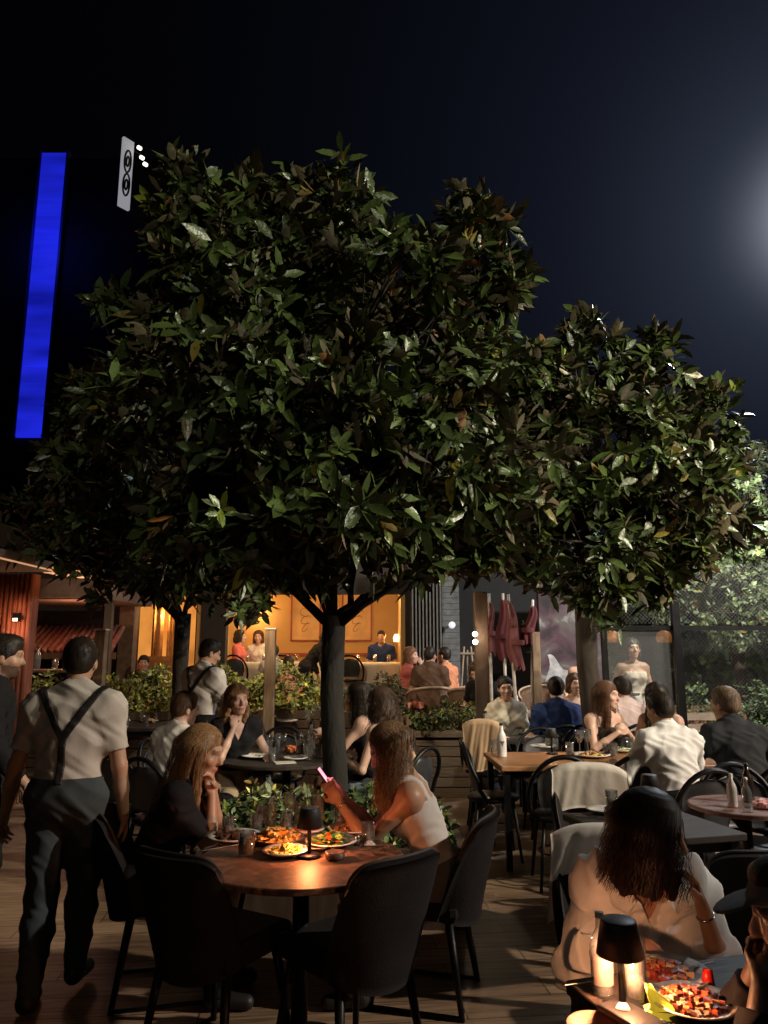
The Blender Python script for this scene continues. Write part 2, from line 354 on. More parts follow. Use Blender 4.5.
    for p in prims: F.prim(p)
    # eye sockets
    for s_ in (-1, 1):
        e = ell(hp(s_*.031, .088, .012), (.018, .012, .009), HR, .01); sl, G = F.sub(e['lo']-.03, e['hi']+.03); F.V[sl] = -smin(-F.V[sl], e['f'](*G).astype(np.float32), .01)
    for s_ in (-1, 1): F.prim(ell(hp(s_*.031, .068, .012), (.0125,)*3, None, .002, 'head'))
    v, q = F.mesh(); col = np.tile(np.array(skin), (len(v), 1)); q_ = (v-Hc)@HR
    def paint(mask, c, a=1.): col[mask] = col[mask]*(1-a)+np.array(c)*a
    x, y, z = q_.T; face_ = (y > .03) & (np.abs(x) < .08) & (np.abs(z) < .12)
    cheek = face_ & (((np.abs(x)-.04)/.022)**2+((z+.022)/.02)**2 < 1); paint(cheek, (skin[0]*1.05, skin[1]*.82, skin[2]*.8), .5)
    ex = (np.abs(x)-.031)
    paint(face_ & ((ex/.02)**2+((z-.013)/.011)**2 < 1), (skin[0]*.55, skin[1]*.5, skin[2]*.5), .3)
    paint(face_ & ((ex/.0135)**2+((z-.012)/.0065)**2 < 1), (.55, .52, .5)); paint(face_ & (ex**2+(z-.012)**2 < .0062**2), (.02, .012, .01))
    paint(face_ & (((ex-.002)/.02)**2+((z-.036-.06*ex)/.005)**2 < 1), (.03, .018, .012), .6)
    paint(face_ & (np.abs(z+.057) < .0095*np.sqrt(np.clip(1-(x/.026)**2, 0, 1))), (.42, .12, .11) if not male else (.40, .18, .14), .8)
    if beard: paint((y > .0) & (z < -.038) & (z > -.12) & (np.abs(x) < .08) & ~(np.abs(z+.057) < .007*np.sqrt(np.clip(1-(x/.024)**2, 0, 1))), (.04, .025, .018), .75)
    link('body', npmesh('body', v, [q], True, col), SKIN, root)
    fold = lambda amp, fr=1.: (lambda X, Y, Z: amp*((2*np.abs(np.sin(X*19*fr+Z*11*fr+1.6*np.sin(Z*9+Y*13)))-1)*.5+(2*np.abs(np.sin(Z*27*fr-X*12*fr+Y*15+2.4*np.sin(X*11+Y*7)))-1)*.45+.25*np.sin(X*70+Z*45+3*np.sin(Z*31+Y*20))))
    def garment(nm, tags, infl, m_, rs=None, cl=None, armcut=None, legcut=None, amp=.005, lessneck=None, band=None):
        ps = [p for p in prims if p['tag'] in tags]; lo_ = np.min([p['lo'] for p in ps], 0)-infl; hi_ = np.max([p['hi'] for p in ps], 0)+infl
        G = Field(lo_, hi_, rs or max(res, .0065))
        for p in ps:
            c_ = None; tg = p['tag']; inf2 = infl
            if armcut and tg[:2] in armcut:
                a_, b_ = (joints['sh'+tg[2]], joints['el'+tg[2]]) if tg[:2] == 'ua' else (joints['el'+tg[2]], joints['wr'+tg[2]])
                o_ = a_+(b_-a_)*armcut[tg[:2]]; d_ = nrm(b_-a_); c_ = (lambda o_, d_: lambda X, Y, Z: (X-o_[0])*d_[0]+(Y-o_[1])*d_[1]+(Z-o_[2])*d_[2])(o_, d_)
                inf2 = infl*1.1+.002
            if legcut and tg[:2] in legcut:
                a_, b_ = (joints['hip'+tg[2]], joints['kn'+tg[2]]) if tg[:2] == 'th' else (joints['kn'+tg[2]], joints['an'+tg[2]])
                o_ = a_+(b_-a_)*legcut[tg[:2]]; d_ = nrm(b_-a_); c_ = (lambda o_, d_: lambda X, Y, Z: (X-o_[0])*d_[0]+(Y-o_[1])*d_[1]+(Z-o_[2])*d_[2])(o_, d_)
            G.prim(p, inf2, disp=fold(amp), clip=c_, k=p['k']*1.2)
        if cl:
            for c_ in (cl if isinstance(cl, (list, tuple)) else [cl]): G.clip(c_)
        if band: G.clip(band)
        v, q = G.mesh()
        if len(q): return link(nm, npmesh(nm, v, [q]), m_, root)
    TD = lambda X, Y, Z, o, d: (X-o[0])*d[0]+(Y-o[1])*d[1]+(Z-o[2])*d[2]
    def below(frac): o_ = P+U*frac; return lambda X, Y, Z: -TD(X, Y, Z, o_, U)      # keep above frac along the spine
    def above(frac): o_ = P+U*frac; return lambda X, Y, Z: TD(X, Y, Z, o_, U)       # keep below frac
    def neckhole(r=.075, dz=.01, front=.03):
        c_ = N_+U*dz+Fw*front; return lambda X, Y, Z: r-np.sqrt((X-c_[0])**2+(Y-c_[1])**2+((Z-c_[2])*.9)**2)
    def vneck(depth=.17, w=.5):
        o_ = N_+U*.06; b_ = N_-U*depth
        def f(X, Y, Z):
            u = TD(X, Y, Z, b_, U); x_ = np.abs(TD(X, Y, Z, b_, Rg)); y_ = TD(X, Y, Z, P+U*.3, Fw); return np.minimum(np.minimum(u*w-x_+.0, y_-.01), .05)
        return f
    if bottom:
        k, m_ = bottom[0], bottom[1]
        if k == 'trousers': garment('trousers', ('torso', 'thl', 'thr', 'snl', 'snr'), .020 if male else .017, m_, cl=[above(.085)], amp=.006)
        elif k == 'skirt': garment('skirt', ('torso', 'thl', 'thr'), .024, m_, cl=[above(.13)], legcut={'th': .8}, amp=.01)
        elif k == 'shorts': garment('shorts', ('torso', 'thl', 'thr'), .02, m_, cl=[above(.13)], legcut={'th': .55}, amp=.008)
    if top:
        k, m_ = top[0], top[1]; tt = ('torso', 'ual', 'uar')
        if k == 'tshirt': garment('shirt', tt, .015, m_, cl=[below(.03), neckhole(.074, .035)], armcut={'ua': .72}, amp=.007)
        elif k == 'shirt': garment('shirt', tt+('fal', 'far'), .015, m_, cl=[below(-.04), neckhole(.062, .05)], armcut={'fa': .8}, amp=.008)
        elif k == 'halfshirt': garment('shirt', tt+('fal', 'far'), .017, m_, cl=[below(-.04), neckhole(.064, .05)], armcut={'fa': .35}, amp=.009)
        elif k == 'blouse': garment('blouse', tt+('fal', 'far'), .034, m_, cl=[below(-.1), neckhole(.088, .03, .05), vneck(.12, .45)], armcut={'fa': .45}, amp=.016)
        elif k == 'tank': garment('top', ('torso',), .011, m_, cl=[below(.0), lambda X, Y, Z: np.minimum(TD(X, Y, Z, N_-U*.10, U), .075-0*X-np.abs(np.abs(TD(X, Y, Z, N_, Rg))-.075)*3.2+0.0) if False else np.maximum(TD(X, Y, Z, N_-U*.115, U), -1)])
        elif k == 'strap':   # sleeveless top with shoulder straps and low back
            def cut(X, Y, Z):
                u = TD(X, Y, Z, N_-U*.12, U); xx = np.abs(TD(X, Y, Z, N_, Rg)); strap = np.abs(xx-.095)-.018
                return np.minimum(u, strap+0*u)
            garment('top', ('torso',), .010, m_, cl=[below(0), cut])
        elif k == 'vdress': garment('top', tt, .012, m_, cl=[below(0), neckhole(.085, .03, .04), vneck(.16, .5)], armcut={'ua': .35})
    for ex_ in extra:
        if ex_[0] == 'suspenders':
            inf = .024
            def band(X, Y, Z):
                u = TD(X, Y, Z, P, U); xx = TD(X, Y, Z, P, Rg); yy = TD(X, Y, Z, P+U*.3, Fw); j = .27
                s1 = np.abs(xx)-.017; s2 = np.abs(np.abs(xx)-(u-j)*.62)*.85-.017
                b_ = np.where(u < j, s1, s2); fr = np.abs(np.abs(xx)-.105)-.016
                return np.maximum(np.where(yy < 0, b_, fr), 0.06-u)
            garment('suspenders', ('torso', 'ual', 'uar'), inf, ex_[1], cl=[band, neckhole(.06, .05, 0)], rs=.005, amp=.005)
        if ex_[0] == 'bracelet':
            sd = ex_[2]; wr, el = joints['wr'+sd], joints['el'+sd]; c_ = wr+(el-wr)*.12; d_ = nrm(el-wr); a_ = nrm(np.cross(d_, V(0, 0, 1))); b_ = np.cross(d_, a_); r_ = .031*m
            part('bracelet', MB().tube([c_+r_*(math.cos(t)*a_+math.sin(t)*b_) for t in np.linspace(0, 2*PI, 17)[:-1]], .004, 6, closed=True), ex_[1], root)
        if ex_[0] == 'placket':
            yf = lambda X, Y, Z: -TD(X, Y, Z, P+U*.25, Fw)
            garment('placket', ('torso',), .040, ex_[1], cl=[lambda X, Y, Z: np.maximum(np.maximum(np.abs(TD(X, Y, Z, P, Rg))-.015, yf(X, Y, Z)), TD(X, Y, Z, N_-U*.13, U)), below(-.1)], rs=.005, amp=.016)
            G_ = MB()
            for t_ in (.10, .18, .26, .33): c_ = P+U*t_+Fw*(.16+.02*math.sin(t_*9)); G_.tube([c_-Fw*.004, c_+Fw*.004], .007, 8)
            part('button', G_, SILV, root)
            for s_ in (-1, 1):
                cl_ = MB()
                a_, b_, c2 = N_+Rg*s_*.07+U*.02-Fw*.01, N_+Rg*s_*.055-U*.05+Fw*.10, N_+Rg*s_*.12-U*.03+Fw*.075
                cl_.grid(lambda u, v_: tuple((a_*(1-u)+b_*u)+(c2-(a_+b_)/2)*v_*(.4+.9*math.sin(u*PI))+U*.022*(1-v_)+Fw*.02), 8, 5, thick=.003)
                part('collar', cl_, ex_[1], root)
        if ex_[0] == 'belt': garment('belt', ('torso',), .026, ex_[1], cl=[lambda X, Y, Z: np.abs(TD(X, Y, Z, P+U*.105, U))-.018], rs=.006, amp=.002)
        if ex_[0] == 'cap':
            G = Field(Hc-.16, Hc+.2, .005); G.prim(ell(hp(0, -.012, .035), (.088, .108, .092), HR, .01)); G.clip(lambda X, Y, Z: -TD(X, Y, Z, hp(0, 0, .035), HR@V(0, -.12, 1)))
            G.prim(ell(hp(0, .115, .05), (.064, .065, .007), HR@rotm(0, 12, 0), .01)); v, q = G.mesh(); link('cap', npmesh('cap', v, [q]), ex_[1], root)
    if shoes:
        garment('shoe', ('ftl',), .007, ex_shoe, rs=.009, amp=0); garment('shoe', ('ftr',), .007, ex_shoe, rs=.009, amp=0)
    if hair:
        hm = hairmat(*hair['c']); ln = hair.get('len', 0); G_lo = np.minimum(Hc-.17, Hc+V(-.17, -.3, -.05-ln)-.0); G = Field(G_lo-.02, Hc+V(.19, .19, .19), hair.get('res', max(res*.8, .0055)))
        ridge = lambda X, Y, Z: .0007*np.sin(46*np.arctan2(X-Hc[0]+.001, Y-Hc[1]+.001)+3*np.sin(Z*13))+.0006*np.sin(X*150+Z*20)*np.sin(Y*130+Z*31)
        th = hair.get('thick', .010)
        pr = ell(hp(0, -.020, .046), (.0805+th*.35, .092+th*.4, .082+th*.8), HR, .012)
        lowline = hair.get('low', -.03)
        def facecut(X, Y, Z):
            y_ = TD(X, Y, Z, Hc, HR@V(0, 1, 0)); z_ = TD(X, Y, Z, Hc, HR@V(0, 0, 1)); x_ = TD(X, Y, Z, Hc, HR@V(1, 0, 0))
            hl = hair.get('line', .062 if ln == 0 else .082)
            front = np.maximum(y_-.012-.0*z_, 0)*0+np.minimum(y_-(.02 if ln == 0 else .045), hl-z_)   # in front & below hairline -> removed
            return np.maximum(front, lowline-z_-.6*np.maximum(-y_-.02, 0))
        G.prim(pr, disp=ridge); G.prim(ell(hp(0, -.046, .0), (.067+th*.3, .062+th*.4, .066), HR, .02), disp=ridge)
        if ln == 0 and male: G.prim(ell(hp(0, .03, .098), (.052, .045, .026+th*.5), HR, .03), disp=ridge)
        for s_ in (-1, 1): G.prim(ell(hp(s_*.070, .002, .012), (.008, .016, .03), HR, .008))
        if hair.get('bun'): G.prim(ell(hp(0, -.115, hair['bun']), (.038, .036, .036), HR, .012), disp=ridge)
        fz = []
        if res < .0085:
            rf = np.random.default_rng(5); nf = 900; u = rf.normal(size=(nf*2, 3)); u /= np.linalg.norm(u, axis=1, keepdims=True); u = u[(u[:, 2] > -.25) & ~((u[:, 1] > .55) & (u[:, 2] < .62))][:nf]
            b_ = Hc+(u*(V(.0805, .092, .082)+th*.45)+V(0, -.02, .046))@HR.T; tg = np.cross(np.cross(u, V(0, .25, 1.)), u); tg = -(tg/(np.linalg.norm(tg, axis=1, keepdims=True)+1e-6)); tg = (tg+u*.28+rf.normal(size=u.shape)*.25)@HR.T; w2 = np.cross(tg, u@HR.T); w2 /= np.linalg.norm(w2, axis=1, keepdims=True)+1e-6
            Lf = rf.uniform(.012, .028, (len(u), 1)); fz = [b_-w2*.0011, b_+w2*.0011, b_+tg*Lf+w2*.0003, b_+tg*Lf-w2*.0003]
        if ln:
            gap = hair.get('gap', 58); back = hair.get('back', .0); wav = hair.get('wave', .006); nL = 22; rr = hair.get('lock', .019); fr_ = hair.get('front', 0)
            rs_ = np.random.default_rng(len(label)); down0 = V(0, 0, -1.)
            allp = []
            for i in range(nL+2*hair.get('strands', 0)):
                st = i >= nL; thh = rad(gap)+(2*PI-2*rad(gap))*((i+.5)/nL if not st else rs_.random())
                phs = rs_.random()*6; pts = []; R0 = V(.082, .100, .098)
                aa = (8, 24, 40, 56, 74, 92); tf = (thh-PI)/(PI-rad(gap)); full = PI+tf*(PI-.10); ER = V(.0805+th*.35, .092+th*.4, .082+th*.8); so = rs_.random()
                for a_ in aa:
                    fr2 = (a_-8)/84.; tq = full*(1-fr2**1.6)+thh*fr2**1.6; off_ = (-.9+.55*fr2)*rr*(1-.4*(1-fr2)) if not st else .0045+fr2*rr*(.62+.40*so)
                    a2 = rad(a_); dv = V(math.sin(tq)*math.sin(a2), math.cos(tq)*math.sin(a2), math.cos(a2)); pts.append(hp(*(V(0, -.020, .046)+dv*(ER+off_))))
                p0 = pts[-1]; L_ = ln*(1-.12*rs_.random())*(.88 if abs(thh-PI) > 1.6 else 1)
                axis = V(Hc[0], Hc[1]-.03, 0)
                for j in range(1, 9):
                    t_ = j/8; p = p0+down0*L_*t_
                    rx = p0[:2]-axis[:2]; sp = 1+hair.get('spread', .1)*t_-.25*math.sin(min(1, t_*2.2)*PI)*.35
                    p[:2] = axis[:2]+rx*sp
                    bk = 1.0 if math.cos(thh) < .2 else fr_*-1.+(1-fr_)*.3
                    p[1] += -back*t_*bk
                    p[0] += wav*math.sin(t_*9+phs)*(1+t_); p[1] += wav*math.cos(t_*8+phs)*(1+t_)
                    pts.append(p)
                if not st:
                    for j in range(len(pts)-1):
                        r1 = rr*(1-.35*max(0, (j-5)/8))*(.55, .7, .85, 1)[min(j, 3)]; G.prim(cone(pts[j], pts[j+1], r1, r1*.96, .016), disp=None)
                else: allp.append((pts, rr*.9))
            v, q = G.mesh(); nv = len(v); vs = [v]; qs = [q]
            for pts, off in allp:
                pts = np.array(pts); cen = np.array([axis[0], axis[1]]); o2 = pts.copy(); d2 = pts[:, :2]-cen; d2 /= np.linalg.norm(d2, axis=1, keepdims=True)+1e-6; o2[5:, :2] += d2[5:]*(off+.004*rs_.random()*3)
                tan = np.c_[-d2[:, 1], d2[:, 0], np.zeros(len(d2))]; w_ = .0019*np.linspace(1, .3, len(pts))[:, None]; n_ = len(pts)
                vs += [o2-tan*w_, o2+tan*w_]; b0 = nv; nv += 2*n_
                qs.append(np.array([(b0+j, b0+n_+j, b0+n_+j+1, b0+j+1) for j in range(n_-1)]))
            if len(fz): nf = len(fz[0]); vs += fz; qs.append(nv+np.arange(nf)[:, None]+np.array([0, nf, 2*nf, 3*nf])[None, :])
            link('hair', npmesh('hair', np.concatenate(vs), qs), hm, root)
        else:
            v, q = G.mesh(); nv = len(v); vs = [v]; qs = [q]
            if len(fz): nf = len(fz[0]); vs += fz; qs.append(nv+np.arange(nf)[:, None]+np.array([0, nf, 2*nf, 3*nf])[None, :])
            link('hair', npmesh('hair', np.concatenate(vs), qs), hm, root)
    root['_j'] = 0; del root['_j']
    return root, joints, Hc, HR
ex_shoe = mat('shoe_leather', (.02, .018, .016), .5, bump=.1)
# ================================================================ foliage helpers
def leaf_mesh(b, d, n, L, W, droop, tint):
    N = len(b); d = d/np.linalg.norm(d, axis=1, keepdims=True); n = n-d*(n*d).sum(1, keepdims=True); n /= np.linalg.norm(n, axis=1, keepdims=True)+1e-9; s = np.cross(d, n)
    P = []; L = L[:, None]; W = W[:, None]; dz = V(0, 0, -1)[None, :]*droop[:, None]*L
    for t, w, f in ((0, 0, 0), (.36, -1, .22), (.36, 0, 0), (.36, 1, .22), (.72, -.82, .2), (.72, 0, 0), (.72, .82, .2), (1, 0, 0)):
        P.append(b+d*L*t+s*W*w*.5+n*W*f*.5+dz*t*t)
    v = np.stack(P, 1).reshape(-1, 3); o = (np.arange(N)*8)[:, None]
    tri = np.concatenate([o+np.array([0, 2, 1]), o+np.array([0, 3, 2]), o+np.array([4, 5, 7]), o+np.array([5, 6, 7])]); quad = np.concatenate([o+np.array([1, 2, 5, 4]), o+np.array([2, 3, 6, 5])])
    return v, [tri, quad], np.repeat(tint, 8, 0)
def rosettes(p, D, k, L, W, droop=.12, tv=.35, ryoung=.04, openness=(38, 92)):
    N = len(p); D = D/np.linalg.norm(D, axis=1, keepdims=True); a = np.cross(D, rng.normal(size=(N, 3))); a /= np.linalg.norm(a, axis=1, keepdims=True); b = np.cross(D, a)
    base = []; dirs = []; nor = []; Ls = []; tn = []
    tone = rng.uniform(1-tv, 1+tv, N)*rng.choice([.75, 1, 1, 1.35], N); young = rng.random(N) < ryoung
    for j in range(k):
        ph = (j*2.4+rng.uniform(-.3, .3, N)); th = np.radians(rng.uniform(*openness, N)); th = np.where(young, th*.45, th)
        r = np.cos(ph)[:, None]*a+np.sin(ph)[:, None]*b
        dd = D*np.cos(th)[:, None]+r*np.sin(th)[:, None]; base.append(p+r*.008-D*rng.uniform(0, .9, N)[:, None]*L*.6); dirs.append(dd+rng.normal(size=(N, 3))*.14); nor.append(D+r*-.25+rng.normal(size=(N, 3))*.36)
        Ls.append(L*rng.uniform(.45, 1.15, N)*np.where(young, .75, 1)); c = np.c_[tone, tone, tone]*rng.uniform(.8, 1.25, N)[:, None]
        c = np.where(young[:, None], c*V(2.3, 1.9, .9), c); c *= np.where(rng.random(N)[:, None] < .035, V(2.8, 1.5, .9)[None, :], 1); tn.append(c)
    base, dirs, nor, Ls, tn = map(np.concatenate, (base, dirs, nor, Ls, tn))
    return leaf_mesh(base, dirs, nor, Ls, Ls*W*rng.uniform(.8, 1.2, len(Ls)), rng.uniform(0, droop*2, len(Ls)), np.clip(tn, 0, 4))
def lobes_sample(lobes, n, shell=.72, cut=.62):
    c = np.array([l[:3] for l in lobes]); r = np.array([l[3] for l in lobes]); pr = r**2/np.sum(r**2); out = []; dr = []
    while sum(map(len, out)) < n:
        i = rng.choice(len(lobes), n, p=pr); u = rng.normal(size=(n, 3)); u /= np.linalg.norm(u, axis=1, keepdims=True)
        ang = np.arctan2(u[:, 0], u[:, 1]); bump = 1+.10*np.sin(ang*5+i*2)*np.sin(u[:, 2]*6+i)+.06*rng.normal(size=n)
        f = (shell+(1-shell)*np.sqrt(rng.random(n)))*bump; f = np.where(rng.random(n) < .03, f*1.12, f)
        p = c[i]+u*(r[i]*f)[:, None]; dd = np.linalg.norm(p[:, None]-c[None], axis=2)/r[None]; dd[np.arange(n), i] = 9
        gap = np.sin(p[:, 0]*4.1+1.3*np.sin(p[:, 2]*3.3))*np.sin(p[:, 2]*4.7+p[:, 1]*2.9+1.1*np.sin(p[:, 0]*2.7)); ok = (dd.min(1) > cut) & ((gap > -.28) | (rng.random(n) < .18)); out.append(p[ok]); dr.append(u[ok])
    return np.concatenate(out)[:n], np.concatenate(dr)[:n]
BARK = mat('bark', (.036, .026, .018), .9, var=.45, scale=14, bump=1.0, bscale=22, stretch=(1, 1, .35))
MAG = leafmat('magnolia_leaf', (.052, .078, .020), (.062, .050, .022), .34)
def tree(name, label, base, trunk_r, fork, lobes, nros, L, W=.36, k=9, m=MAG, lean=(0, 0), group=None, thr=.62, bark=None):
    base = V(*base); root = thing(name, label, 'tree', base, 0, group); big = lobes; lobes = [(*l[:3], l[3]*.90) for l in big]
    for l in big:
        for _ in range(3):
            u = nrm(rng.normal(size=3)); lobes.append((*(V(*l[:3])+u*l[3]*.86), l[3]*random.uniform(.26, .42)))
    lb = [(l[0]-base[0], l[1]-base[1], l[2]-base[2], l[3]) for l in lobes]
    tb = MB(); top = V(lean[0], lean[1], fork); pts = [V(0, 0, -.05), V(.01, 0, .12), top*.35+V(.03, 0, 0), top*.7+V(-.01, .02, 0), top]; tb.tube(pts, [trunk_r*1.5, trunk_r*1.12, trunk_r, trunk_r*.94, trunk_r*.98], 14)
    mids = []
    for i, l in enumerate(lb[:len(big)]):
        c = V(*l[:3]); st = top
        if i % 3 and mids: st = min(mids, key=lambda q_: np.linalg.norm(q_-c))
        mid = top+(c-top)*.45+V(0, 0, -.12*np.linalg.norm(c-top))+rng.normal(size=3)*.07; mid = mid if st is top else (st+c)/2+rng.normal(size=3)*.06; mids.append(mid) if st is top else None; q = [st-V(0, 0, .10 if st is top else 0), st+(mid-st)*.5+rng.normal(size=3)*.03, mid, mid+(c-mid)*.6+rng.normal(size=3)*.06, c]
        r0 = trunk_r*(random.uniform(.26, .38) if st is top else random.uniform(.18, .26)); tb.tube(q, [r0*1.25, r0, r0*.8, r0*.55, r0*.3], 8)
        for s_ in range(5):
            u = nrm(rng.normal(size=3)+V(0, 0, .3)); e = c+u*l[3]*.9; tb.tube([mid+(c-mid)*random.random(), (mid+c)/2*.3+e*.7-V(0, 0, .05)+0*u if False else c+u*l[3]*.4+rng.normal(size=3)*.04, e], [r0*.42, r0*.28, .006], 6)
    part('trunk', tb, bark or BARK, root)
    p, u = lobes_sample(lb, nros, cut=thr); D = u*.75+V(0, 0, .45)+rng.normal(size=p.shape)*.4
    v, f, c = rosettes(p, D, k, L, W); link('crown', npmesh('crown', v, f, True, c), m, root)
    return root
def shrub_leaves(name, lo, hi, n, L, m, parent, W=.5, k=6, label=None):
    lo, hi = V(*lo), V(*hi); p = rng.uniform(lo, hi, (n, 3)); cen = (lo+hi)/2; h = (hi-lo)/2; q = (p-cen)/h
    p[:, 2] += h[2]*.45*np.sin(p[:, 0]*7+p[:, 1]*3)*(q[:, 2]+1)*.5+rng.normal(size=n)*.03
    D = q*V(.6, .6, .3)+V(0, 0, .8)+rng.normal(size=p.shape)*.4
    v, f, c = rosettes(p, D, k, L, W, .1, ryoung=.12); return link(name, npmesh(name, v, f, True, c), m, parent)
def lobe(px, py, r, Y): p = at(px, py, Y); return (*p, r*np.linalg.norm(p-V(0, 0, CH))/FP/1.0)
# ================================================================ ground
def floor_mat():
    m, t, b = nt('deck_planks'); N, L = t.nodes, t.links; tc = N.new('ShaderNodeTexCoord'); mp = N.new('ShaderNodeMapping'); mp.inputs['Rotation'].default_value = (0, 0, rad(-6)); L.new(tc.outputs['Object'], mp.inputs[0])
    br = N.new('ShaderNodeTexBrick'); br.offset = .37; br.inputs['Scale'].default_value = 1; br.inputs['Brick Width'].default_value = 1.2; br.inputs['Row Height'].default_value = .2; br.inputs['Mortar Size'].default_value = .0035; br.inputs['Mortar Smooth'].default_value = .2
    br.inputs['Color1'].default_value = (.25, .155, .09, 1); br.inputs['Color2'].default_value = (.38, .25, .155, 1); br.inputs['Mortar'].default_value = (.02, .014, .01, 1); br.inputs['Bias'].default_value = 0; L.new(mp.outputs[0], br.inputs[0])
    m2 = N.new('ShaderNodeMapping'); m2.inputs['Scale'].default_value = (1.6, 22, 1); L.new(mp.outputs[0], m2.inputs[0])
    no = N.new('ShaderNodeTexNoise'); no.inputs['Scale'].default_value = 1.6; no.inputs['Detail'].default_value = 8; no.inputs['Distortion'].default_value = .8; L.new(m2.outputs[0], no.inputs['Vector'])
    r = N.new('ShaderNodeMapRange'); r.inputs[1].default_value = .3; r.inputs[2].default_value = .7; r.inputs[3].default_value = .45; r.inputs[4].default_value = 1.35; L.new(no.outputs[0], r.inputs[0])
    mx = N.new('ShaderNodeMix'); mx.data_type = 'RGBA'; mx.blend_type = 'MULTIPLY'; mx.inputs[0].default_value = 1; L.new(br.outputs[0], mx.inputs[6]); L.new(r.outputs[0], mx.inputs[7])
    n3 = N.new('ShaderNodeTexNoise'); n3.inputs['Scale'].default_value = 1.3; n3.inputs['Detail'].default_value = 6; L.new(tc.outputs['Object'], n3.inputs['Vector']); r3 = N.new('ShaderNodeMapRange'); r3.inputs[3].default_value = .65; r3.inputs[4].default_value = 1.2; L.new(n3.outputs[0], r3.inputs[0])
    m4 = N.new('ShaderNodeMix'); m4.data_type = 'RGBA'; m4.blend_type = 'MULTIPLY'; m4.inputs[0].default_value = 1; L.new(mx.outputs[2], m4.inputs[6]); L.new(r3.outputs[0], m4.inputs[7]); L.new(m4.outputs[2], b.inputs['Base Color'])
    r4 = N.new('ShaderNodeMapRange'); r4.inputs[3].default_value = .35; r4.inputs[4].default_value = .6; L.new(n3.outputs[0], r4.inputs[0]); L.new(r4.outputs[0], b.inputs['Roughness'])
    bp = N.new('ShaderNodeBump'); bp.inputs['Strength'].default_value = .35; bp.inputs['Distance'].default_value = .004
    ad = N.new('ShaderNodeMath'); ad.operation = 'MULTIPLY_ADD'; ad.inputs[1].default_value = .35; L.new(no.outputs[0], ad.inputs[0]); mm = N.new('ShaderNodeMath'); mm.operation = 'SUBTRACT'; mm.inputs[0].default_value = 1; L.new(br.outputs['Fac'], mm.inputs[1]); L.new(mm.outputs[0], ad.inputs[2]); L.new(ad.outputs[0], bp.inputs['Height']); L.new(bp.outputs[0], b.inputs['Normal'])
    return m
def ground(name, x0, x1, y0, y1, z, m):
    return tag(MB().add([(x0, y0, z), (x1, y0, z), (x1, y1, z), (x0, y1, z)], [(0, 1, 2, 3)]).build(name, m), kind='structure')
ASPH = mat('asphalt', (.03, .03, .032), .9, bump=.4)
ground('ground', -600, 600, -300, 900, -.06, ASPH)
ground('terrace_floor', -9, 9, -4, 9.9, 0, floor_mat())
WOODP = mat('weathered_wood', (.26, .17, .10), .65, var=.3, scale=4, bump=.3, stretch=(8, 8, 1))
DKWOOD = mat('dark_wood', (.06, .035, .022), .6, var=.3, scale=4, bump=.2, stretch=(6, 6, 1))
LTWOOD = mat('pale_planter_wood', (.26, .20, .15), .7, var=.3, scale=5, bump=.3, stretch=(1, 1, 9))
rd = MB(); rd.box((-1.5, 11.0, .16), (13, 2.2, .32)); tag(rd.build('raised_deck', mat('deck_wood', (.10, .065, .045), .6, var=.3, scale=3, bump=.2, stretch=(1, 12, 1))), kind='structure')
# ================================================================ trees
YM = 5.3
b0 = at(333, 700, YM); TREEX = b0[0]
main_l = [(210,238,58,5.4),(262,222,50,5.0),(325,218,60,5.6),(250,310,85,5.2),(395,275,72,5.0),(488,272,44,5.5),(162,328,50,5.6),(110,300,16,5.4),(185,405,88,4.9),(290,420,105,4.8),(395,385,95,5.1),(455,345,60,5.6),(125,400,46,5.8),(235,500,75,4.7),(350,485,80,4.6),(445,460,80,5.0),(310,300,95,6.0),(190,522,48,5.0),(300,532,50,5.0),(400,532,48,4.9),(468,216,28,5.3),(352,548,36,5.1),(262,556,34,5.2),(190,185,24,5.2),(460,532,46,5.4),(515,470,45,5.6)]
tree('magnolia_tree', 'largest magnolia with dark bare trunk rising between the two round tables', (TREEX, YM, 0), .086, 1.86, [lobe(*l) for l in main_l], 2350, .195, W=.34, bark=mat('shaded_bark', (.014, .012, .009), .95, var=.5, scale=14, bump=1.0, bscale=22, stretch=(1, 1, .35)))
t2 = [(588,378,52,7.2),(535,400,60,7.0),(495,400,45,7.2),(650,395,48,7.4),(620,450,75,6.9),(700,432,44,7.3),(545,470,75,7.0),(670,490,65,7.0),(590,530,75,6.8),(500,520,55,7.0),(655,545,50,7.0),(715,470,30,7.3),(545,550,45,7.2),(705,525,40,7.5)]
p2 = at(588, 650, 7.4); tree('magnolia_tree', 'shorter magnolia behind the long wooden table, beside the glass screen', (p2[0], 7.4, 0), .108, 2.15, [lobe(*l) for l in t2], 1500, .20, W=.34)
t3 = [(75,485,40,7.6),(110,500,60,7.2),(85,435,26,7.8),(80,395,20,7.6),(170,545,58,7.2),(110,555,50,7.4),(215,560,48,7.6),(28,550,24,7.4),(38,512,26,7.9),(140,460,55,7.8),(250,575,36,7.4)]
p3 = at(182, 640, 7.9); tree('magnolia_tree', 'small dim magnolia at the left near the brown awning', (p3[0], 7.9, 0), .085, 2.0, [lobe(*l) for l in t3], 950, .175, W=.34)
PALE = leafmat('privet_leaf', (.085, .12, .05), (.12, .15, .08), .5)
t4 = [(745,490,50,10.6),(770,560,60,10.4),(705,560,44,10.6),(735,600,46,10.3),(800,500,60,10.5),(660,590,36,10.8)]
p4 = at(742, 680, 10.8); tree('leafy_tree', 'pale floodlit tree beyond the wire mesh at the far right', (p4[0], 10.8, 0), .09, 2.2, [lobe(*l) for l in t4], 2400, .10, W=.42, m=PALE, k=8)
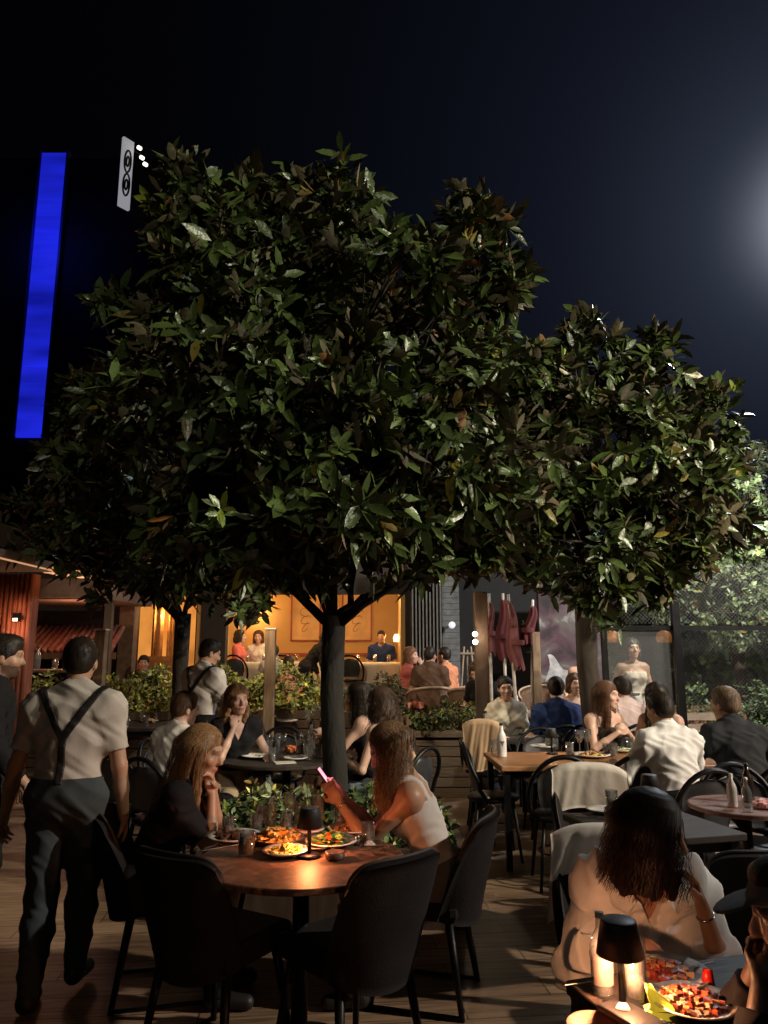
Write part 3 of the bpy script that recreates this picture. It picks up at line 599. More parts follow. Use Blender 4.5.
# ================================================================ right: glass screen, mesh fence, vines
BLK = mat('black_metal', (.012, .012, .013), .42, metal=.6, var=.2)
DGREY = mat('charcoal_metal', (.05, .05, .055), .45, metal=.4)
YS = 8.6; xA, xB = at(606, 680, YS)[0], at(679, 680, YS)[0]; zt = at(640, 628, YS)[2]
sc = thing('glass_screen', 'black framed clear glass panel screen behind the seated guests on the right', 'screen', (xA, YS, 0)); w = xB-xA
part('frame', MB().box((0, 0, zt/2), (.06, .06, zt)).box((w, -.02, zt/2+.15), (.085, .07, zt+.3)).box((w/2+1.7, 0, zt), (w+3.6, .05, .055)).box((w/2+1.7, 0, .05), (w+3.6, .05, .05)).box((w+3.4, 0, zt/2), (.06, .06, zt)), BLK, sc)
GL = glass('screen_glass', (.93, .96, .95), .09, .05)
part('pane', MB().box((w/2, 0, zt/2+.02), (w-.08, .01, zt-.12)), GL, sc)
ms = thing('wire_mesh_fence', 'fine diamond wire mesh fence stretched above and beside the glass panel', 'fence', (xA+.05, YS+.12, 0))
mm = MB(); 
def mesh_net(x0, x1, z0, z1, sp, y):
    h = z1-z0; k = int((x1-x0+h)/sp)
    for i in range(k+1):
        a = x0-h+i*sp
        for sgn in (1, -1):
            p0, p1 = (a, z0), (a+h, z1)
            if sgn < 0: p0, p1 = (a+h, z0), (a, z1)
            q0, q1 = V(*p0), V(*p1); d = q1-q0; ts = sorted([(x0-q0[0])/d[0], (x1-q0[0])/d[0]]); ta, tb_ = max(0, ts[0]), min(1, ts[1])
            if tb_ <= ta: continue
            e0, e1 = q0+d*ta, q0+d*tb_; n_ = V(-d[1], d[0])/np.linalg.norm(d)*.0011
            mm.add([(e0[0]-n_[0], y, e0[1]-n_[1]), (e0[0]+n_[0], y, e0[1]+n_[1]), (e1[0]+n_[0], y, e1[1]+n_[1]), (e1[0]-n_[0], y, e1[1]-n_[1])], [(0, 1, 2, 3)])
mesh_net(0, w+3.3, zt+.05, zt+.75, .045, .0); mesh_net(w+.05, w+3.3, .9, zt, .045, .004)
part('mesh', mm, mat('galvanised_wire', (.10, .10, .10), .5), ms); part('post', MB().box((w+.02, .03, (zt+.8)/2), (.05, .05, zt+.8)), BLK, ms)
IVY = leafmat('ivy_leaf', (.060, .100, .032), (.06, .09, .035), .55)
vw = thing('ivy_wall', 'wall of pale green climbing ivy behind the wire mesh', 'climbing plant', (3.2, 12.6, 0)); 
pv = np.c_[rng.uniform(-1.4, 7, 5200), rng.normal(size=5200)*.16-.05, rng.uniform(.0, 3.6, 5200)]; pv = pv[(np.sin(pv[:, 0]*2.1+pv[:, 2]*1.7)+np.sin(pv[:, 0]*5.3-pv[:, 2]*4.1)*.6+rng.normal(size=len(pv))*.5) > -.65]
v, f, c = rosettes(pv, np.tile(V(0, -1, .3), (len(pv), 1))+rng.normal(size=pv.shape)*.4, 5, .10, .75); link('leaves', npmesh('leaves', v, f, True, c), IVY, vw)
part('wall', MB().box((2.8, .3, 1.75), (8.6, .2, 3.5)), mat('dark_render', (.045, .047, .05), .9, bump=.3), vw)
BRICK = mat('red_brick', (.22, .10, .07), .85, var=.35, scale=9, bump=.4)
one('brick_wall', MB().box((0, 0, .42), (1.5, .25, .84)), BRICK, 'low reddish brick wall behind the glass, past the standing woman', 'wall', at(702, 700, 10.8)*V(1, 1, 0)+V(-.2, 0, 0))
hd = thing('clipped_hedge', 'low green hedge behind the mesh beside the brick wall', 'hedge', at(735, 700, 9.9)*V(1, 1, 0)); shrub_leaves('leaves', (-.75, -.3, .1), (.9, .3, 1.02), 900, .07, IVY, hd)
part('stem', MB().tube([(-.3, 0, 0), (-.28, .02, .6)], .02).tube([(.3, 0, 0), (.28, .02, .6)], .02), BARK, hd)
# orange lamps seen through the glass
for px, lb in ((612, 'orange glowing lamp shade at the left edge of the glass panel'), (664, 'orange glowing lamp shade beside the black post, right of the standing woman')):
    p = at(px, 637, 11.4); l = thing('hanging_lamp', lb, 'lamp', p)
    r_ = MB(); r_.lathe([(.03, .10), (.09, .07), (.12, -.02), (.10, -.08), (.095, -.08), (.115, -.02), (.085, .06)], n=20); part('lamp_shade', r_, emat('amber_shade', (1, .33, .05), .22, var=.5, scale=9), l)
    part('cord', MB().tube([(0, 0, .12), (0, 0, 1.6)], .008), BLK, l)
# stone path through glass: bench
bn = thing('wooden_bench', 'pale slatted bench behind the glass screen next to the brick wall', 'bench', at(697, 722, 9.4)*V(1, 1, 0))
part('seat', MB().box((0, -.12, .45), (1.1, .1, .03)).box((0, 0, .45), (1.1, .1, .03)).box((0, .12, .45), (1.1, .1, .03)), LTWOOD, bn)
for sx in (-.45, .45): part('leg', MB().box((sx, 0, .215), (.06, .32, .43)), DKWOOD, bn)
part('backrest', MB().box((0, .2, .66), (1.1, .03, .09)).box((0, .2, .8), (1.1, .03, .09)), LTWOOD, bn)
# ================================================================ middle back: mural wall, umbrellas, posts, slats
def mural():
    m, t, b = nt('mural_paint'); N, L = t.nodes, t.links; tc = N.new('ShaderNodeTexCoord'); n1 = N.new('ShaderNodeTexNoise'); n1.inputs['Scale'].default_value = 1.6; n1.inputs['Detail'].default_value = 5; n1.inputs['Distortion'].default_value = 1.2; L.new(tc.outputs['Object'], n1.inputs['Vector'])
    cr = N.new('ShaderNodeValToRGB'); e = cr.color_ramp.elements; e[0].position = .36; e[0].color = (.035, .03, .035, 1); e[1].position = .66; e[1].color = (.42, .40, .42, 1); k = e.new(.47); k.color = (.10, .055, .075, 1); k = e.new(.57); k.color = (.13, .12, .12, 1)
    L.new(n1.outputs[0], cr.inputs[0]); L.new(cr.outputs[0], b.inputs['Base Color']); b.inputs['Roughness'].default_value = .9; return m
mw = thing('painted_wall', 'dull purple grey wall with a pale splash of paint, behind the second tree', 'wall', (at(573, 650, 11.2)[0], 11.2, 0)); part('wall', MB().box((0, 0, 1.3), (1.0, .15, 2.6)), mural(), mw)
sp = MB(); 
for i in range(7): c_ = V(-.3+.12*math.sin(i*1.3)+.05*i, -.082, 1.0+.13*i*.8); sp.lathe([(0.001, 0), (.16-.012*i, .003)], (0, 0, 0), 14); 
sp = MB(); sp.grid(lambda u, v_: (-.42+.52*u*(.5+.7*v_)+.05*math.sin(v_*9), -.079-.002*math.sin(u*9), .55+1.0*v_*(1-.45*u)+.05*math.sin(u*13)), 14, 14); part('pale_splash', sp, mat('splash_white', (.42, .42, .45), .9, var=.55, scale=7), mw)
MAR = mat('maroon_canvas', (.09, .014, .02), .85, var=.25, scale=5, bump=.4, bscale=18, stretch=(1, 1, .3)); CRM = mat('faded_pink_canvas', (.20, .065, .07), .85, var=.2, scale=5, bump=.3)
def umbrella(px, Y, zt_, h, w_, label, m, lean=0):
    p = at(px, 640, Y); u = thing('folded_umbrella', label, 'umbrella', (p[0], Y, 0), 0, 'folded umbrellas in the middle background'); part('pole', MB().tube([(0, 0, .06), (lean*.3, 0, zt_+.08)], .02, 8), mat('pale_pole', (.5, .45, .42), .5), u)
    def fn(a, v_):
        th = a*2*PI; r = w_*(.25+.75*v_**.6)*(1-.28*max(0, (v_-.72)/.28))*(1+.22*math.sin(th*6+v_*2)); return (r*math.cos(th)+lean*.3*(1-v_)+.02*math.sin(v_*7), r*.8*math.sin(th), zt_-h*v_+.03*math.sin(th*3)*v_)
    part('canopy', MB().grid(fn, 40, 12), m, u); part('strap', MB().lathe([(w_*1.02, -.03), (w_*1.05, 0), (w_*1.02, .03)], (0, 0, zt_-h*.62), 20), m, u); part('base', MB().lathe([(0.001, .06), (.22, .06), (.24, 0)], n=20), DGREY, u)
Yu = 9.2
umbrella(490, Yu, at(0, 600, Yu)[2], .66, .065, 'pale pink folded umbrella, leftmost of the folded umbrellas', CRM)
umbrella(504, Yu+.3, at(0, 598, Yu)[2], .75, .10, 'maroon folded umbrella with a drooping hem, second from left', MAR)
umbrella(517, Yu-.2, at(0, 602, Yu)[2], .80, .085, 'pinkish maroon folded umbrella hanging lowest of the row', CRM, -.3)
umbrella(527, Yu+.4, at(0, 604, Yu)[2], .50, .09, 'short maroon folded umbrella nearest the slim brown post', MAR, .3)
def post(px, Y, pyt, w_, m, label, cap=False):
    p = at(px, pyt, Y); o = thing('wooden_post', label, 'post', (p[0], Y, 0)); part('shaft', MB().box((0, 0, p[2]/2), (w_, w_, p[2]), bev=.008), m, o)
    if cap: part('cap', MB().box((0, 0, p[2]+.012), (w_+.015, w_+.015, .02), bev=.004), mat('cap_cream', (.6, .5, .38), .5), o)
    return o
post(535, 9.6, 632, .10, WOODP, 'slim brown post just right of the folded maroon umbrellas')
pp = post(480, 8.2, 592, .14, DKWOOD, 'tall dark brown post left of the folded umbrellas')
post(102, 8.3, 631, .115, WOODP, 'square wooden post standing behind the waiter in braces', True)
post(271, 8.6, 630, .115, WOODP, 'square wooden post standing in front of the orange room', True)
for i, (dx, dz, lb) in enumerate(((-.045, 0, 'upper small bright bulb on the tall dark post'), (-.045, -.085, 'lower small bright bulb on the tall dark post'))):
    p = at(475, 634, 8.1); b_ = thing('bulb_light', lb, 'light', (p[0], 8.09, p[2]+dz)); part('bulb', MB().lathe([(0.001, .03), (.026, .015), (.03, 0), (.022, -.02), (0.001, -.03)], n=12), emat('bulb_white', (1, .8, .55), 9), b_); part('socket', MB().lathe([(.015, .03), (.015, .055)], n=8), BLK, b_)
pointlight('bulb_glow', at(475, 636, 7.95), 7, (1, .75, .5), .04)
# slatted panel, shutter and dark wall with globe
Yb = 12
def slab(nm, lab, cat_, px0, px1, py0, py1, Y, m, th=.12, extra=None):
    a, b_ = at(px0, py1, Y), at(px1, py0, Y); return one(nm, MB().box(((0), 0, 0), (b_[0]-a[0], th, b_[2]-a[2])), m, lab, cat_, ((a[0]+b_[0])/2, Y, (a[2]+b_[2])/2))
ss = thing('slatted_screen', 'tall screen of dark vertical slats right of the orange room', 'screen', (at(427, 650, 11.7)[0], 11.7, 0)); sm_ = MB()
for i in range(9): sm_.box((-.22+i*.055, 0, 1.5), (.022, .05, 3.0))
part('slats', sm_, mat('slat_grey', (.10, .10, .10), .45), ss); part('back_panel', MB().box((0, .08, 1.5), (.5, .03, 3.0)), BLK, ss)
sh = MB()
for i in range(34): sh.box((0, 0, .05+i*.09), (.34, .05, .082), rx=.25)
one('roller_shutter', sh, mat('shutter_grey', (.13, .14, .155), .5), 'narrow blue grey ribbed shutter beside the round wall lamp', 'shutter', (at(449, 650, 11.8)[0], 11.8, 0))
one('back_wall', MB().box((0, 0, 1.6), (2.7, .2, 3.2)), mat('night_wall', (.018, .018, .02), .9, bump=.2), 'dark wall behind the folded umbrellas and the round wall lamp', 'wall', (at(500, 650, 12.3)[0], 12.3, 0))
g = thing('globe_lamp', 'round white globe lamp on the dark wall right of the shutter', 'lamp', at(452, 625, 11.6)); part('globe', MB().lathe([(0.001, .055), (.03, .045), (.05, .02), (.055, 0), (.05, -.02), (.03, -.045), (0.001, -.055)], n=20), emat('globe_white', (.9, .92, 1), .8), g); part('bracket', MB().tube([(0, .05, 0), (0, .15, 0)], .012), BLK, g)
# easel like stand
ez = thing('folding_easel', 'pale slim three legged easel frame against the dark wall', 'easel', at(468, 672, 11.2)*V(1, 1, 0)+V(0, 0, .32))
for a_, b_ in (((-.17, 0, 0), (-.05, 0, 1.35)), ((.17, 0, 0), (.05, 0, 1.35)), ((0, .3, 0), (0, .02, 1.3))): part('leg', MB().tube([a_, b_], .014), LTWOOD, ez)
part('crossbar', MB().box((0, -.01, 1.25), (.22, .03, .03)).box((0, -.01, .6), (.3, .03, .03)), LTWOOD, ez)
# ================================================================ main restaurant building with the orange room
OR = mat('ochre_plaster', (.62, .38, .14), .85, var=.08, scale=2, bump=.15)
bd = thing('restaurant_building', 'restaurant with an open front onto a glowing orange dining room', 'building', (0, 12.6, 0))
xl, xr = at(229, 650, 12.6)[0], at(401, 650, 12.6)[0]; RF = .64
part('room_wall', MB().box(((xl+xr)/2, 3.6, 1.9), (xr-xl+1.2, .15, 3.0)).box((xr+.06, 1.8, 1.9), (.12, 3.6, 3.0)).box((xl-.5, 1.8, 1.9), (.12, 3.6, 3.0)), OR, bd)
part('dado_rail', MB().box(((xl+xr)/2, 3.5, 1.52), (xr-xl+1.1, .05, .07)), mat('red_dado', (.30, .06, .03), .6), bd)
part('room_floor', MB().box(((xl+xr)/2, 1.8, RF/2), (xr-xl+1.2, 3.7, RF)), DKWOOD, bd)
part('ceiling', MB().box(((xl+xr)/2, 1.8, 3.1), (xr-xl+1.2, 3.8, .12)), mat('cream_ceiling', (.5, .36, .2), .9), bd)
FAC = mat('facade_dark', (.03, .022, .018), .85, bump=.3); XL0 = at(112, 650, 12.6)[0]
part('front_wall', MB().box(((XL0+xr)/2+.2, -.02, 3.02), (xr-XL0+.8, .2, .95)).box((xr+.22, -.02, 1.3), (.30, .2, 2.5)).box((at(217, 650, 12.6)[0]-.05, -.02, 1.3), (.42, .2, 2.5)).box((at(124, 650, 12.6)[0], -.02, 1.3), (.42, .2, 2.5)), FAC, bd)
part('column', MB().box((at(129, 650, 12.4)[0], -.3, 1.3), (.24, .2, 2.6)), mat('brown_stone', (.20, .12, .075), .8, bump=.4), bd)
wr_ = MB(); xo0, xo1 = at(139, 650, 12.6)[0], at(166, 650, 12.6)[0]; zw = at(150, 660, 12.6)[2]
part('lower_wall', MB().box(((xo0+xo1)/2, .1, zw/2), (xo1-xo0+.5, .1, zw)), mat('orange_panel', (.45, .17, .05), .8), bd)
part('window', MB().box(((xo0+xo1)/2, .7, 1.9), (xo1-xo0+.6, .02, 1.6)), emat('lit_ochre', (1, .38, .07), .6, var=.35, scale=2), bd)
cu = MB()
for xx in (xo0+.06, (xo0+xo1)/2+.1): cu.grid(lambda u, v_: (xx+.20*u, .45+.03*math.sin(u*22), 1.2+1.5*v_), 24, 2)
part('curtain', cu, mat('gold_curtain', (.75, .45, .15), .8), bd); part('window_frame', MB().box(((xo0+xo1)/2+.02, .2, 1.9), (.05, .06, 1.6)).box(((xo0+xo1)/2, .2, zw+.03), (xo1-xo0, .07, .06)), mat('orange_frame', (.5, .2, .06), .6), bd)
for lx in (xo0+.25,): pointlight('window_glow', (lx, 13.0, 2.2), 14, (1, .55, .2), .1)
def wall_lamp(p, lab, ry=0, e=18):
    l = thing('wall_lamp', lab, 'lamp', p); part('lamp_shade', MB().lathe([(.045, .07), (.075, 0), (.06, -.07)], n=16), emat('lamp_glow', (1, .62, .22), 7), l); part('backplate', MB().box((0, .09, 0), (.09, .02, .16), bev=.004), mat('brass', (.5, .32, .1), .35, metal=.9), l)
    pointlight('lamp_light', (p[0], p[1]-.16, p[2]+.0), e, (1, .6, .25), .06)
wall_lamp(at(257, 612, 16.05), 'glowing wall lamp on the ochre wall left of the two pictures', e=16)
wall_lamp(at(397, 638, 14.6)*V(1, 1, 1), 'glowing wall lamp at the right end of the orange room, beside the dark slats', e=14)
for px, lb in ((306, 'left framed sketch on the orange wall, partly behind the trunk'), (357, 'right framed sketch on the orange wall, just past the trunk')):
    p = at(px, 617, 16.1); f_ = thing('framed_picture', lb, 'picture', p); wd, ht = .62, 1.0
    part('frame', MB().box((-wd/2, 0, 0), (.035, .04, ht)).box((wd/2, 0, 0), (.035, .04, ht)).box((0, 0, ht/2), (wd+.035, .045, .035)).box((0, 0, -ht/2), (wd+.035, .045, .035)), mat('red_frame', (.35, .06, .03), .5), f_)
    part('print', MB().box((0, .012, 0), (wd-.035, .01, ht-.035)), mat('pale_print', (.72, .45, .2), .8, var=.2, scale=3), f_)
    sk = MB()
    for j in range(3):
        sk.tube([(.13*math.cos(t)*(1-.2*j), -.003, .1-.16*j+.09*math.sin(t+.4*j)) for t in np.linspace(0, 5.2, 14)], .006, 5)
    part('drawing', sk, mat('sketch_brown', (.30, .13, .05), .8), f_)
for x_, e in (((xl+xr)/2-.8, 50), ((xl+xr)/2+.8, 50)): pointlight('room_light', (x_, 13.5, 2.8), e, (1, .68, .34), .15)
# ================================================================ left: canopy building
cb = thing('canopy_building', 'left side building with stacked brown canopies over a ribbed timber wall', 'building', (0, 0, 0))
TAN = mat('canopy_tan', (.15, .10, .07), .8, var=.2, scale=2); RIB = mat('ribbed_timber', (.30, .09, .05), .6, var=.25, scale=5, bump=.2, stretch=(6, 6, .5))
xe = at(47, 580, 8.0)[0]
cm = MB(); cm.box((xe-1.6, 6.2, 2.52), (3.2, 4.0, .10)).box((xe-1.8, 6.1, 2.74), (3.3, 4.0, .24)).box((xe-2.2, 6.0, 3.0), (3.3, 4.0, .25)); part('roof', cm, TAN, cb)
part('light_strip', MB().box((xe+.012, 6.2, 2.475), (.02, 3.9, .014)).box((xe-1.6, 4.18, 2.475), (3.1, .02, .014)), emat('warm_strip', (1, .5, .25), .55), cb)
xw1 = at(29, 620, 8.3)[0]; rb = MB()
for i in range(26): rb.tube([(xw1-i*.055, 8.3, .0), (xw1-i*.055, 8.3, 2.46)], .03, 8, flat=(1, 1))
part('ribbed_wall', rb, RIB, cb); part('wall', MB().box((xw1-1.0, 8.38, 1.23), (2.05, .12, 2.46)), RIB, cb)
wl = at(17, 617, 8.2); l = thing('wall_light', 'small up and down wall light on the ribbed timber wall', 'lamp', wl); part('housing', MB().box((0, 0, 0), (.07, .07, .10), bev=.008), BLK, l); part('diffuser', MB().box((0, -.036, -.03), (.05, .01, .03)), emat('wl_glow', (1, .7, .4), 5), l)
pointlight('wall_light_glow', wl+V(0, -.07, -.1), 2.2, (1, .55, .3), .03); pointlight('wall_light_glow', wl+V(0, -.07, .12), 1.2, (1, .55, .3), .03)
aw = thing('flat_awning', 'long brown flat awning left of the orange window', 'awning', (0, 0, 0)); a0, a1 = at(46, 592, 10.3), at(108, 592, 10.3)
part('canopy', MB().box(((a0[0]+a1[0])/2-.3, 11.2, a0[2]), (a1[0]-a0[0]+.7, 1.8, .20)).box(((a0[0]+a1[0])/2-.3, 10.26, a0[2]+.05), (a1[0]-a0[0]+.72, .04, .26)), mat('awning_brown', (.17, .10, .07), .8), aw); part('light_strip', MB().box(((a0[0]+a1[0])/2, 10.2, a0[2]+.26), (a1[0]-a0[0], .03, .02)), emat('warm_strip2', (1, .45, .2), .5), aw)
for xx in (a0[0]-.3, a1[0]): part('post', MB().box((xx, 10.4, 1.15), (.1, .1, 2.3)), DKWOOD, aw)
ce = at(66, 577, 8.5); one('ceiling_panel', MB().box((0, 0, 0), (.42, .8, .05), ry=.08), emat('glowing_soffit', (1, .42, .16), .75, var=.3), 'orange lit soffit panel between the canopy and the awning', 'panel', ce+V(0, 0, .05))  # emission stands in for lamplight on the soffit
tr = thing('tiled_kiosk_roof', 'low sloping terracotta tiled roof under the brown awning', 'roof', (at(65, 650, 11.6)[0], 11.6, 0)); z0, z1 = at(0, 651, 11.6)[2], at(0, 634, 11.6)[2]; tl = MB()
for i in range(17): tl.tube([(-.82+i*.1, -.25, z0), (-.76+i*.094, .35, z1+.12)], .045, 8)
part('tiles', tl, mat('terracotta', (.26, .09, .06), .8, var=.3), tr); part('fascia', MB().box((0, -.25, z0-.07), (1.75, .05, .1)), DKWOOD, tr)
for xx in (-.75, .75): part('post', MB().box((xx, -.2, z0/2), (.08, .08, z0)), DKWOOD, tr)
one('dark_wall', MB().box((0, 0, 1.5), (4.6, .2, 3.0)), mat('night_wall2', (.02, .014, .012), .9, bump=.2), 'unlit brown wall at the back of the space under the awning', 'wall', (-6.62, 12.75, 0))
pointlight('kiosk_light', at(70, 625, 10.6), 16, (1, .45, .25), .1); pointlight('bar_light', at(50, 655, 9.6)+V(0, 0, .35), 4, (1, .7, .5), .1)
# ================================================================ hedges in planters
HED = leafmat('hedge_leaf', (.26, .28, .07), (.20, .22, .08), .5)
def planter(px0, px1, pyt, Y, pyb, label, n, m=HED, depth=.45, bm=DKWOOD, L=.065, zb=None, slats=False):
    a, b_ = at(px0, pyt, Y), at(px1, pyt, Y); wd = b_[0]-a[0]; zb = zb if zb else at(px0, pyb, Y-depth/2)[2]; o = thing('planter_box', label, 'planter', ((a[0]+b_[0])/2, Y, 0))
    bx = MB(); h = zb
    for i in range(int(h/.11)+1):
        z_ = min(h, (i+.5)*.11); bx.box((0, 0, z_-.0), (wd, depth, .10), bev=.004)
    part('box', bx, bm, o); shrub_leaves('leaves', (-wd/2, -depth/2, h-.02), (wd/2, depth/2, a[2]-.02), n, L, m, o); return o
planter(22, 57, 675, 9.6, 716, 'small planter of bright shrubs between the man in black and the waiter', 260)
planter(106, 176, 671, 9.6, 716, 'planter of yellow green shrubs right of the waiter in braces', 520)
planter(210, 322, 670, 9.75, 714, 'long planter of yellow green shrubs below the orange room', 800)
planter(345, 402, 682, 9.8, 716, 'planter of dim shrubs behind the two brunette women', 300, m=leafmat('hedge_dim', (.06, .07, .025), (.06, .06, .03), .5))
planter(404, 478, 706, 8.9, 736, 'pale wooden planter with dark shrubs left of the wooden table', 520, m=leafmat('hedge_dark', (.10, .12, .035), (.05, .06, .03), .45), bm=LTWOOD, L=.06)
sf = thing('picket_screen', 'short screen of upright brown slats left of the pale planter', 'screen', at(397, 720, 8.3)*V(1, 1, 0)); f_ = MB()
for i in range(5): f_.box((-.12+i*.058, 0, .46), (.028, .03, .92))
part('slats', f_, WOODP, sf); part('rail', MB().box((0, .025, .85), (.3, .02, .05)).box((0, .025, .15), (.3, .02, .05)), WOODP, sf)
tp = thing('tree_planter', 'low dark planter of leafy ground cover around the foot of the largest magnolia', 'planter', (TREEX+.03, YM, 0))
q = MB(); 
for sx, sy, dx, dy in ((0, -.55, 1.6, .05), (0, .55, 1.6, .05), (-.8, 0, .05, 1.05), (.8, 0, .05, 1.05)): q.box((sx, sy, .22), (dx, dy, .44))
q.box((0, 0, .2), (1.54, 1.04, .36)); part('box', q, DKWOOD, tp)
shrub_leaves('leaves', (-.74, -.5, .42), (.74, .5, .62), 620, .07, leafmat('cover_leaf', (.085, .125, .04), (.06, .08, .03), .4), tp, W=.45)
shrub_leaves('pale_leaves', (-.6, -.3, .5), (-.1, .3, .70), 70, .10, leafmat('variegated', (.28, .32, .16), (.2, .22, .1), .5), tp, W=.3)
# ================================================================ tower with blue light strip and lit sign
tw = thing('dark_tower', 'unlit high rise tower at the far left carrying a tall glowing blue strip', 'building', (0, 90, 0))
A = at(66, 150, 90); B = at(16, 436, 90); xt = (at(40, 300, 90)[0]); p_t = at(53, 150, 90); p_b = at(27, 436, 90)
Xs = p_t[0]
part('tower_body', MB().box((Xs+4.5, 6, 34), (24, 10, 68)), mat('tower_night', (.006, .006, .008), .8), tw)
hz = p_t[2]; zb_ = p_b[2]; sw_ = (at(65, 155, 90)-at(40, 155, 90))[0]
led = emat('blue_led', (.016, .026, .9), .55, var=.45, scale=1, stretch=(.06, .06, .35)); bs = MB()
nb = 17
for i in range(nb): h_ = (hz-zb_)/nb; bs.box((Xs, .8, zb_+h_*(i+.5)), (sw_, .6, h_-.10))
bo_ = part('blue_strip', bs, led, tw); part('strip_frame', MB().box((Xs-sw_/2-.15, .7, (hz+zb_)/2), (.3, .8, hz-zb_+.4)).box((Xs+sw_/2+.15, .7, (hz+zb_)/2), (.3, .8, hz-zb_+.4)), mat('strip_edge', (.05, .06, .3), .5), bo_)
pointlight('blue_spill', (Xs, 86, hz*.8), 500, (.05, .08, 1), 2)
zt1, zb1 = at(127, 140, 84)[2], at(124, 208, 84)[2]; sx0 = at(126, 172, 84)[0]
sg = thing('lit_sign', 'tall white lit sign with two dark stacked oval marks near the tower top', 'sign', (sx0, 84, (zt1+zb1)/2), rad(52)); hh = zt1-zb1; wd = 1.5
part('panel', MB().box((0, 0, 0), (wd, .4, hh)), mat('sign_white', (.7, .69, .78), .6, emit=(.85, .83, .9), es=.30), sg); lg = MB()
for cz in (.17*hh, -.17*hh):
    for k in (1, .45):
        lg.tube([(.30*wd*k*math.cos(t)+.0, -.22, cz+.16*hh*k*math.sin(t)+.05*math.cos(t)*hh*.3) for t in np.linspace(0, 2*PI, 25)[:-1]], .13, 6, closed=True)
part('logo', lg, mat('logo_ink', (.03, .03, .06), .6), sg)
for j, (dx, dz) in enumerate(((1.0, -1.2), (1.5, -2.6), (2.1, -3.4))):
    part('flood_lamp', MB().box((dx*.9, -1.2, hh/2-.2+dz*.8), (.6, .4, .4), bev=.1), emat('sign_flood', (1, .95, .75), 2.5), sg)
part('light_arm', MB().tube([(.8, 0, hh/2-1), (1.4, -1.2, hh/2-2.0)], .08), BLK, sg)
# ================================================================ furniture
FAB = mat('charcoal_upholstery', (.014, .012, .012), .85, var=.3, scale=9, bump=.3, bscale=160, spec=.2); PIPE = mat('seam_piping', (.035, .032, .03), .7)
def shell_chair(label, loc, h, first=[None], wd=.215, group='upholstered dining chairs', m=FAB):
    if first[0] is not None:
        c = dup(first[0], loc, fwd(h), label); return c
    o = thing('upholstered_chair', label, 'chair', loc, fwd(h), group)
    def bk(u, v_):
        a = 2*u-1; w_ = wd*(.80+.20*math.sin(min(1, v_*1.25)*PI/2)); x = w_*math.sin(a*1.25)/math.sin(1.25); y = -.215-.11*v_+.13*a*a*(1-.35*v_)-.01
        z = .36+.485*v_-(.06*abs(a)**5)*v_**2+(.05*a*a)*(1-v_); return (x, y, z)
    bo = part('backrest', MB().grid(bk, 20, 14, thick=-.04), m, o)
    e = [bk(u, 1) for u in np.linspace(0, 1, 21)]; e = [bk(0, t) for t in np.linspace(.1, .95, 8)]+e+[bk(1, t) for t in np.linspace(.95, .1, 8)]; part('piping', MB().tube([V(*p)+V(0, -.012, .004) for p in e], .007, 6), PIPE, bo)
    part('seat', MB().box((0, .02, .435), (.42, .44, .10), bev=.035), m, o)
    for sx in (-1, 1):
        for sy in (-1, 1): part('leg', MB().tube([(sx*.17, sy*.15, .40), (sx*.215, sy*.215, 0)], [.021, .013], 8), BLK, o)
        part('runner', MB().tube([(sx*.215, -.215, .012), (sx*.215, .215, .012)], .010, 6), BLK, o)
    first[0] = o; return o
def hoop_chair(label, loc, h, first=[None]):
    if first[0] is not None: return dup(first[0], loc, fwd(h), label)
    o = thing('bentwood_chair', label, 'chair', loc, fwd(h), 'black hoop backed chairs')
    part('seat', MB().lathe([(0.001, .475), (.19, .475), (.215, .46), (.205, .44), (0.001, .435)], n=28), BLK, o)
    hp_ = [(.215*math.cos(t)*1.12, -.15-.10*math.sin(t)**.8 if math.sin(t) > 0 else -.15, .62+.27*math.sin(t)) for t in np.linspace(.0, PI, 19)]
    hp_ = [(.20, -.08, .46), (.235, -.13, .54)]+hp_+[(-.235, -.13, .54), (-.20, -.08, .46)]; hb_ = part('hoop_back', MB().tube(hp_, .017, 8), BLK, o)
    pn = MB(); pn.grid(lambda u, v_: ((2*u-1)*(.15+.03*math.sin(v_*PI))*(1 if v_ < .7 else math.sqrt(max(0, 1-((v_-.7)/.32)**2))), -.165-.06*v_+.03*(2*u-1)**2, .52+.31*v_), 10, 12, thick=.012); part('back_panel', pn, DGREY, hb_)
    for sx in (-1, 1):
        for sy in (-1, 1): part('leg', MB().tube([(sx*.14, sy*.14, .44), (sx*.185, sy*.19, 0)], [.015, .011], 8), BLK, o)
    part('stretcher', MB().tube([(.16*math.cos(t), .16*math.sin(t), .22) for t in np.linspace(0, 2*PI, 21)[:-1]], .007, 6, closed=True), BLK, o)
    first[0] = o; return o
WICK = mat('brown_wicker', (.16, .09, .055), .7, var=.35, scale=30, bump=.6, bscale=60)
